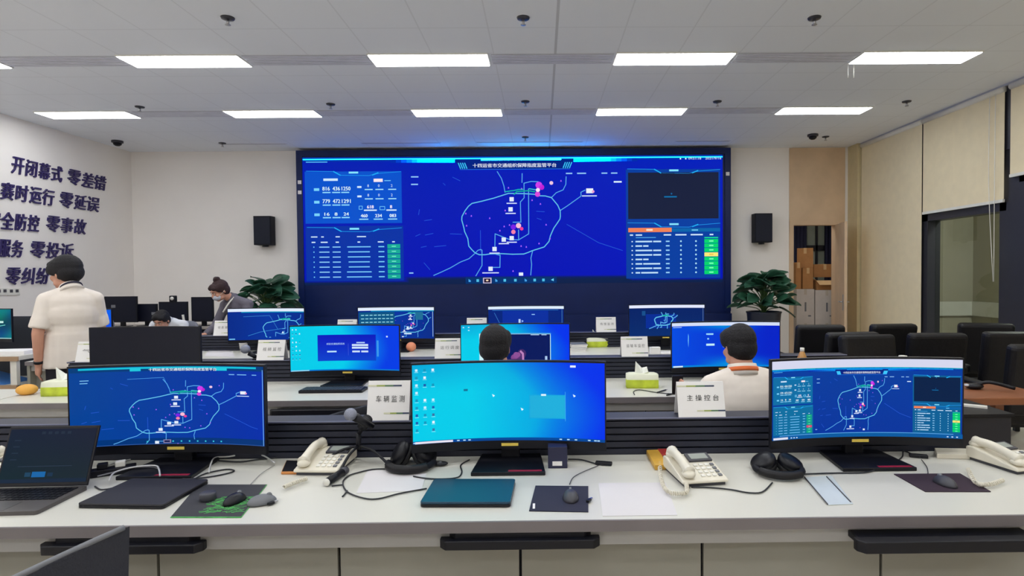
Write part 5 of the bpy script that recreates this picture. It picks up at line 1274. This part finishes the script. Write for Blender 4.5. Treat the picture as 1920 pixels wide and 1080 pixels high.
# ------------------------------------------------------------------ people
def rot_head(yaw, pitch, roll=0): return Matrix.Rotation(R(yaw), 4, 'Z') @ Matrix.Rotation(R(pitch), 4, 'X') @ Matrix.Rotation(R(roll), 4, 'Y')
def person(label, loc, rz, J, head_rot, shirt, hair, hairm=HAIR, sleeve=.5, hem=None, trousers=TROUS, mask=False, extra=None, vox=.009, fat=1.0, hs=1.0):
    t = thing('person', label, 'person', loc, R(rz)); V = {k: Vector(v) for k, v in J.items()}
    HM = Matrix.Translation(V['head']) @ rot_head(*head_rot) @ Matrix.Scale(hs, 4)
    b = MB(); m = SKIN
    # head
    def he(c, r): b.ellip((c[0], c[1], c[2]), r, m, HM)
    he((0, .012, .025), (.074, .094, .092)); he((0, -.022, -.04), (.058, .068, .074)); he((0, -.068, -.094), (.024, .020, .018)); he((0, -.074, .03), (.05, .022, .02))
    b.caps((0, -.090, .008), (0, -.110, -.028), .009, .014, m, HM); he((-.013, -.100, -.03), (.009, .009, .008)); he((.013, -.100, -.03), (.009, .009, .008))
    he((0, -.088, -.060), (.024, .012, .0065)); he((0, -.086, -.072), (.020, .012, .0065))
    for s in (-1, 1): he((s*.034, -.066, -.03), (.024, .022, .024)); he((s*.077, .014, -.012), (.009, .018, .031)); he((s*.045, -.03, -.075), (.018, .03, .02))
    b.caps(HM @ Vector((0, .022, -.07)), V['neck'], .054*fat, .062*fat, m)
    # trunk
    sp = V['neck']; ch = (V['shl']+V['shr'])/2; pe = V['pelvis']
    ax = (V['shl']-V['shr']).normalized()
    def trunk(bb, mm, g=0.0, legs=True):
        up_ = (ch-pe).normalized(); fr_ = ax.cross(up_).normalized(); B = Matrix((ax, fr_, up_)).transposed().to_4x4(); Ld = (ch-pe).length
        def e(f, r): MM = B.copy(); MM.translation = pe+(ch-pe)*f; bb.ellip((0, 0, 0), (r[0]+g, r[1]+g, r[2]+g), mm, MM)
        e(.90, (.165*fat, .095*fat, .12)); e(.68, (.165*fat, .118*fat, .17)); e(.35, (.150*fat, .112*fat, .17)); e(.08, (.160*fat, .120*fat, .13))
        bb.caps(V['shl'], V['shr'], .050+g, .050+g, mm)
        for q_ in ('shl', 'shr'): bb.caps(sp-up_*.015, V[q_].lerp(sp, .12)-up_*.0, .055+g*.8, .048+g, mm)
        bb.caps(ch+up_*.0, sp, .078+g, .059+g*.9, mm)
    trunk(b, m)
    for s in ('l', 'r'):
        b.caps(V['sh'+s], V['el'+s], .050*fat, .040*fat, m); b.caps(V['el'+s], V['wr'+s], .040*fat, .027*fat, m)
        b.caps(V['hip'+s], V['kn'+s], .085*fat, .058*fat, m); b.caps(V['kn'+s], V['an'+s], .055*fat, .038*fat, m)
        # hand: palm, four fingers of unequal length, thumb from the side of the palm
        d = (V['wr'+s]-V['el'+s]).normalized(); sd = (Vector(J['hand_side_'+s]) if 'hand_side_'+s in J else Vector((0, -1, 0)))
        sd = (sd-d*sd.dot(d)).normalized(); nr = d.cross(sd); w0 = V['wr'+s]
        b.caps(w0, w0+d*.075, .024, .026, m); b.caps(w0+d*.04+sd*.018, w0+d*.082+sd*.026, .014, .0125, m); b.caps(w0+d*.04-sd*.018, w0+d*.078-sd*.026, .014, .0125, m)
        cur = J.get('curl', .5)
        for i, (o_, l_) in enumerate(((.030, .066), (.0105, .075), (-.0105, .070), (-.031, .054))):
            k0 = w0+d*.082+sd*o_; sgn = 1 if s == 'l' else -1
            k1 = k0+(d+nr*sgn*cur*.35).normalized()*l_*.45; k2 = k1+(d+nr*sgn*cur*1.1).normalized()*l_*.32; k3 = k2+(d+nr*sgn*cur*2).normalized()*l_*.23
            b.caps(k0, k1, .0092, .0086, m, n=8); b.caps(k1, k2, .0086, .0080, m, n=8); b.caps(k2, k3, .0080, .0068, m, n=8)
        th0 = w0+d*.028+sd*.022; th1 = th0+(d*.6+sd).normalized()*.038; th2 = th1+(d+sd*.35).normalized()*.034; b.caps(th0, th1, .013, .0105, m, n=8); b.caps(th1, th2, .0105, .0085, m, n=8)
    body = fuse(b, 'body', t, vox, 5)
    # shirt
    b = MB(); trunk(b, shirt, .016)
    for s in ('l', 'r'):
        e = V['sh'+s].lerp(V['el'+s], sleeve) if sleeve <= 1 else V['el'+s]
        b.caps(V['sh'+s], e, .062*fat, .062*fat, shirt)
        if sleeve > 1: b.caps(V['el'+s], V['el'+s].lerp(V['wr'+s], sleeve-1), .054*fat, .042*fat, shirt)
        elif hem is not None:
            d = (e-V['sh'+s]).normalized(); b.cyl(tuple(e-d*.03), tuple(e+d*.055), .066*fat, .070*fat, shirt)
    if hem is not None:
        b.cyl((pe.x, pe.y, hem), (pe.x, pe.y, pe.z+.12), .196*fat, .184*fat, shirt, n=20, M=Matrix.Translation((0, pe.y, 0)) @ Matrix.Diagonal((1, .78, 1, 1)) @ Matrix.Translation((0, -pe.y, 0)))
    fuse(b, 'shirt', t, .010, 4)
    # collar
    d = (HM @ Vector((0, .022, -.07))-sp).normalized(); q = d.to_track_quat('Z', 'Y').to_matrix().to_4x4(); q.translation = sp+d*.008
    MB().lathe([(.088*fat, -.030), (.078*fat, .0), (.072*fat, .034), (.068*fat, .034), (.070*fat, -.018), (.088*fat, -.030)], shirt, M=q).build('collar', t)
    # trousers
    b = MB(); b.ellip(tuple(pe), (.168*fat, .128*fat, .12), trousers)
    for s in ('l', 'r'): b.caps(V['hip'+s], V['kn'+s], .098*fat, .072*fat, trousers); b.caps(V['kn'+s], V['an'+s]+Vector((0, 0, .02)), .070*fat, .056*fat, trousers)
    fuse(b, 'trousers', t, .012, 4)
    for s in ('l', 'r'):
        a = V['an'+s]; f = Vector(J.get('toe', (0, -1, 0))); MB().caps((a.x, a.y+.03, .04), (a.x+f.x*.16, a.y+.03+f.y*.16, .034), .040, .034, SHOE, flat=1).build('shoe', t)
    # hair
    b = MB(); 
    def hh(c, r): b.ellip(c, r, hairm, HM)
    hh((0, .026, .042), (.086, .098, .092)); hh((0, .050, -.005), (.080, .070, .082)); hh((0, -.045, .075), (.066, .046, .040))
    for s in (-1, 1): hh((s*.064, -.002, .045), (.026, .066, .055)); hh((s*.066, .034, .0), (.020, .044, .055)); hh((s*.035, -.066, .066), (.034, .028, .030))
    if hair == 'bun': hh((0, .035, .140), (.040, .042, .030)); hh((.02, .03, .155), (.02, .03, .018)); hh((-.025, .04, .152), (.018, .028, .02))
    if hair == 'full': hh((0, .024, .046), (.094, .108, .094)); hh((0, .052, .0), (.090, .080, .078)); hh((0, -.058, .056), (.072, .044, .042)); hh((0, -.078, .040), (.058, .026, .030))
    if hair == 'full':
        for s in (-1, 1): hh((s*.070, -.010, .030), (.026, .070, .050))
    fuse(b, 'hair', t, .006, 3)
    for s in (-1, 1):
        MB().ellip((s*.030, -.0865, .004), (.012, .007, .0055), PLASW, HM).ellip((s*.030, -.0925, .004), (.0055, .003, .005), BLACK, HM).build('eye', t)
        MB().tube([HM @ Vector((s*.016, -.096, .022)), HM @ Vector((s*.032, -.095, .027)), HM @ Vector((s*.048, -.084, .022))], .0032, hairm, n=6, res=3).build('eyebrow', t)
    if mask:
        b = MB(); b.ellip((0, -.055, -.052), (.056, .058, .046), MASKW, HM); b.ellip((0, -.098, -.045), (.026, .02, .03), MASKW, HM); fuse(b, 'face_mask', t, .006, 3)
        for s in (-1, 1): MB().tube([HM @ Vector((s*.05, -.06, -.035)), HM @ Vector((s*.078, -.02, -.02)), HM @ Vector((s*.085, .02, -.0))], .0018, PLASW, n=5).build('mask_loop', t)
    if extra: extra(t, V, HM)
    return t
# standing man at the left, back turned, looking left
def wristband(t, V, HM):
    d = (V['wrl']-V['ell']).normalized(); w0 = V['wrl']-d*.02; MB().cyl(tuple(w0-d*.011), tuple(w0+d*.011), .033, .033, BLACK).build('wristband', t)
    q = (HM @ Vector((0, .02, -.07))-V['neck']).normalized().to_track_quat('Z', 'Y').to_matrix().to_4x4(); q.translation = V['neck']+Vector((0, 0, .028))
    MB().lathe([(.0800, -.008), (.0790, .002)], mat('navy_trim', (40, 36, 60), .7), M=q).build('collar_trim', t)
person('man standing at the left in an ivory polo shirt, looking left', (-4.02, 5.05, 0), 222,
       dict(head=(0.035, -.055, 1.60), neck=(0, .02, 1.455), shl=(.165, .02, 1.375), shr=(-.160, .02, 1.375), pelvis=(0, -.02, .97), ell=(.225, .05, 1.10), elr=(-.20, -.06, 1.10),
            wrl=(.225, .0, .84), wrr=(-.12, -.25, .98), hipl=(.085, 0, .92), hipr=(-.085, 0, .92), knl=(.10, -.02, .50), knr=(-.10, -.02, .50), anl=(.11, .03, .08), anr=(-.11, .03, .08)),
       (38, 6), SHIRT, 'full', sleeve=.66, hem=.80, extra=wristband, fat=1.06, hs=1.14)
# masked woman bending forward
def lapel(t, V, HM): MB().tube([V['neck']+Vector((.06, -.02, .02)), V['neck']+Vector((.045, -.085, -.06)), V['neck']+Vector((.0, -.125, -.16))], .010, PLASW, n=6).build('shirt_edge', t)
person('woman with hair bun, face mask and grey cardigan bending down', (-3.74, 7.36, 0), -24,
       dict(head=(-.06, -.26, 1.385), neck=(-.03, -.12, 1.285), shl=(.175, -.06, 1.215), shr=(-.175, -.10, 1.20), pelvis=(0, .10, .90), ell=(.21, -.16, .97), elr=(-.21, -.20, .96),
            wrl=(.14, -.38, .88), wrr=(-.14, -.40, .87), hipl=(.08, .1, .86), hipr=(-.08, .1, .86), knl=(.085, .04, .46), knr=(-.085, .04, .46), anl=(.09, .1, .08), anr=(-.09, .1, .08)),
       (-12, 28), CARDIG, 'bun', HAIRB, sleeve=1.9, mask=True, extra=lapel, fat=.92)
SEAT = dict(hipl=(.09, -.02, .60), hipr=(-.09, -.02, .60), knl=(.13, -.40, .585), knr=(-.13, -.40, .585), anl=(.13, -.38, .09), anr=(-.13, -.38, .09), pelvis=(0, .02, .63))
person('man in a white shirt bowing his head in front of an off monitor', (-4.87, 7.75, 0), 0,
       dict(SEAT, head=(.0, -.20, 1.00), neck=(0, -.09, .97), shl=(.185, -.05, .93), shr=(-.185, -.05, .93), ell=(.23, -.16, .70), elr=(-.23, -.16, .70), wrl=(.10, -.36, .68), wrr=(-.10, -.36, .68)),
       (0, 26), SHIRTW, 'short', sleeve=.6, hem=None)
person('dark-haired man seen from behind at the video-call monitor', (-.262, 3.27, 0), 180,
       dict(SEAT, head=(0, -.04, 1.145), neck=(0, .0, 1.01), shl=(.18, .0, .935), shr=(-.18, .0, .935), ell=(.23, -.10, .70), elr=(-.23, -.10, .70), wrl=(.14, -.33, .70), wrr=(-.14, -.33, .70)),
       (-8, 4), SHIRTW, 'short', sleeve=.6)
def ribbon(t, V, HM):
    d = (HM @ Vector((0, .022, -.07))-V['neck']).normalized(); q = d.to_track_quat('Z', 'Y').to_matrix().to_4x4(); q.translation = V['neck']+d*.008
    MB().lathe([(.0905, -.008), (.0845, .016), (.082, .016), (.086, -.008)], ORANGE, M=q).build('neck_ribbon', t)
    w0 = V['wrl']; MB().box(w0.x-.036, w0.x+.036, w0.y-.125, w0.y-.115, w0.z-.02, w0.z+.10, BLACK).build('held_phone', t)
pm = person('man from behind in a cream polo with orange neck ribbon', (1.125, 3.27, 0), 190,
       dict(SEAT, head=(.0, -.05, 1.135), neck=(0, .0, 1.0), shl=(.175, -.02, .925), shr=(-.195, .03, .935), ell=(.215, -.17, .72), elr=(-.25, -.08, .70), wrl=(.175, -.38, .80), wrr=(-.16, -.33, .70)),
       (6, 8), SHIRT, 'short', sleeve=.62, extra=ribbon, fat=1.08)
# the phone he holds is a thing of its own
ph = next(o for o in bpy.data.objects if o.name.startswith('held_phone'))
mw = pm.matrix_basis.copy(); ph.parent = None; ph.matrix_world = mw; ph.name = 'smartphone'; tag(ph, 'black smartphone held up by the man with the orange ribbon', 'phone')

# cleanup of helper meshes
for me in [m for m in bpy.data.meshes if m.users == 0]: bpy.data.meshes.remove(me)
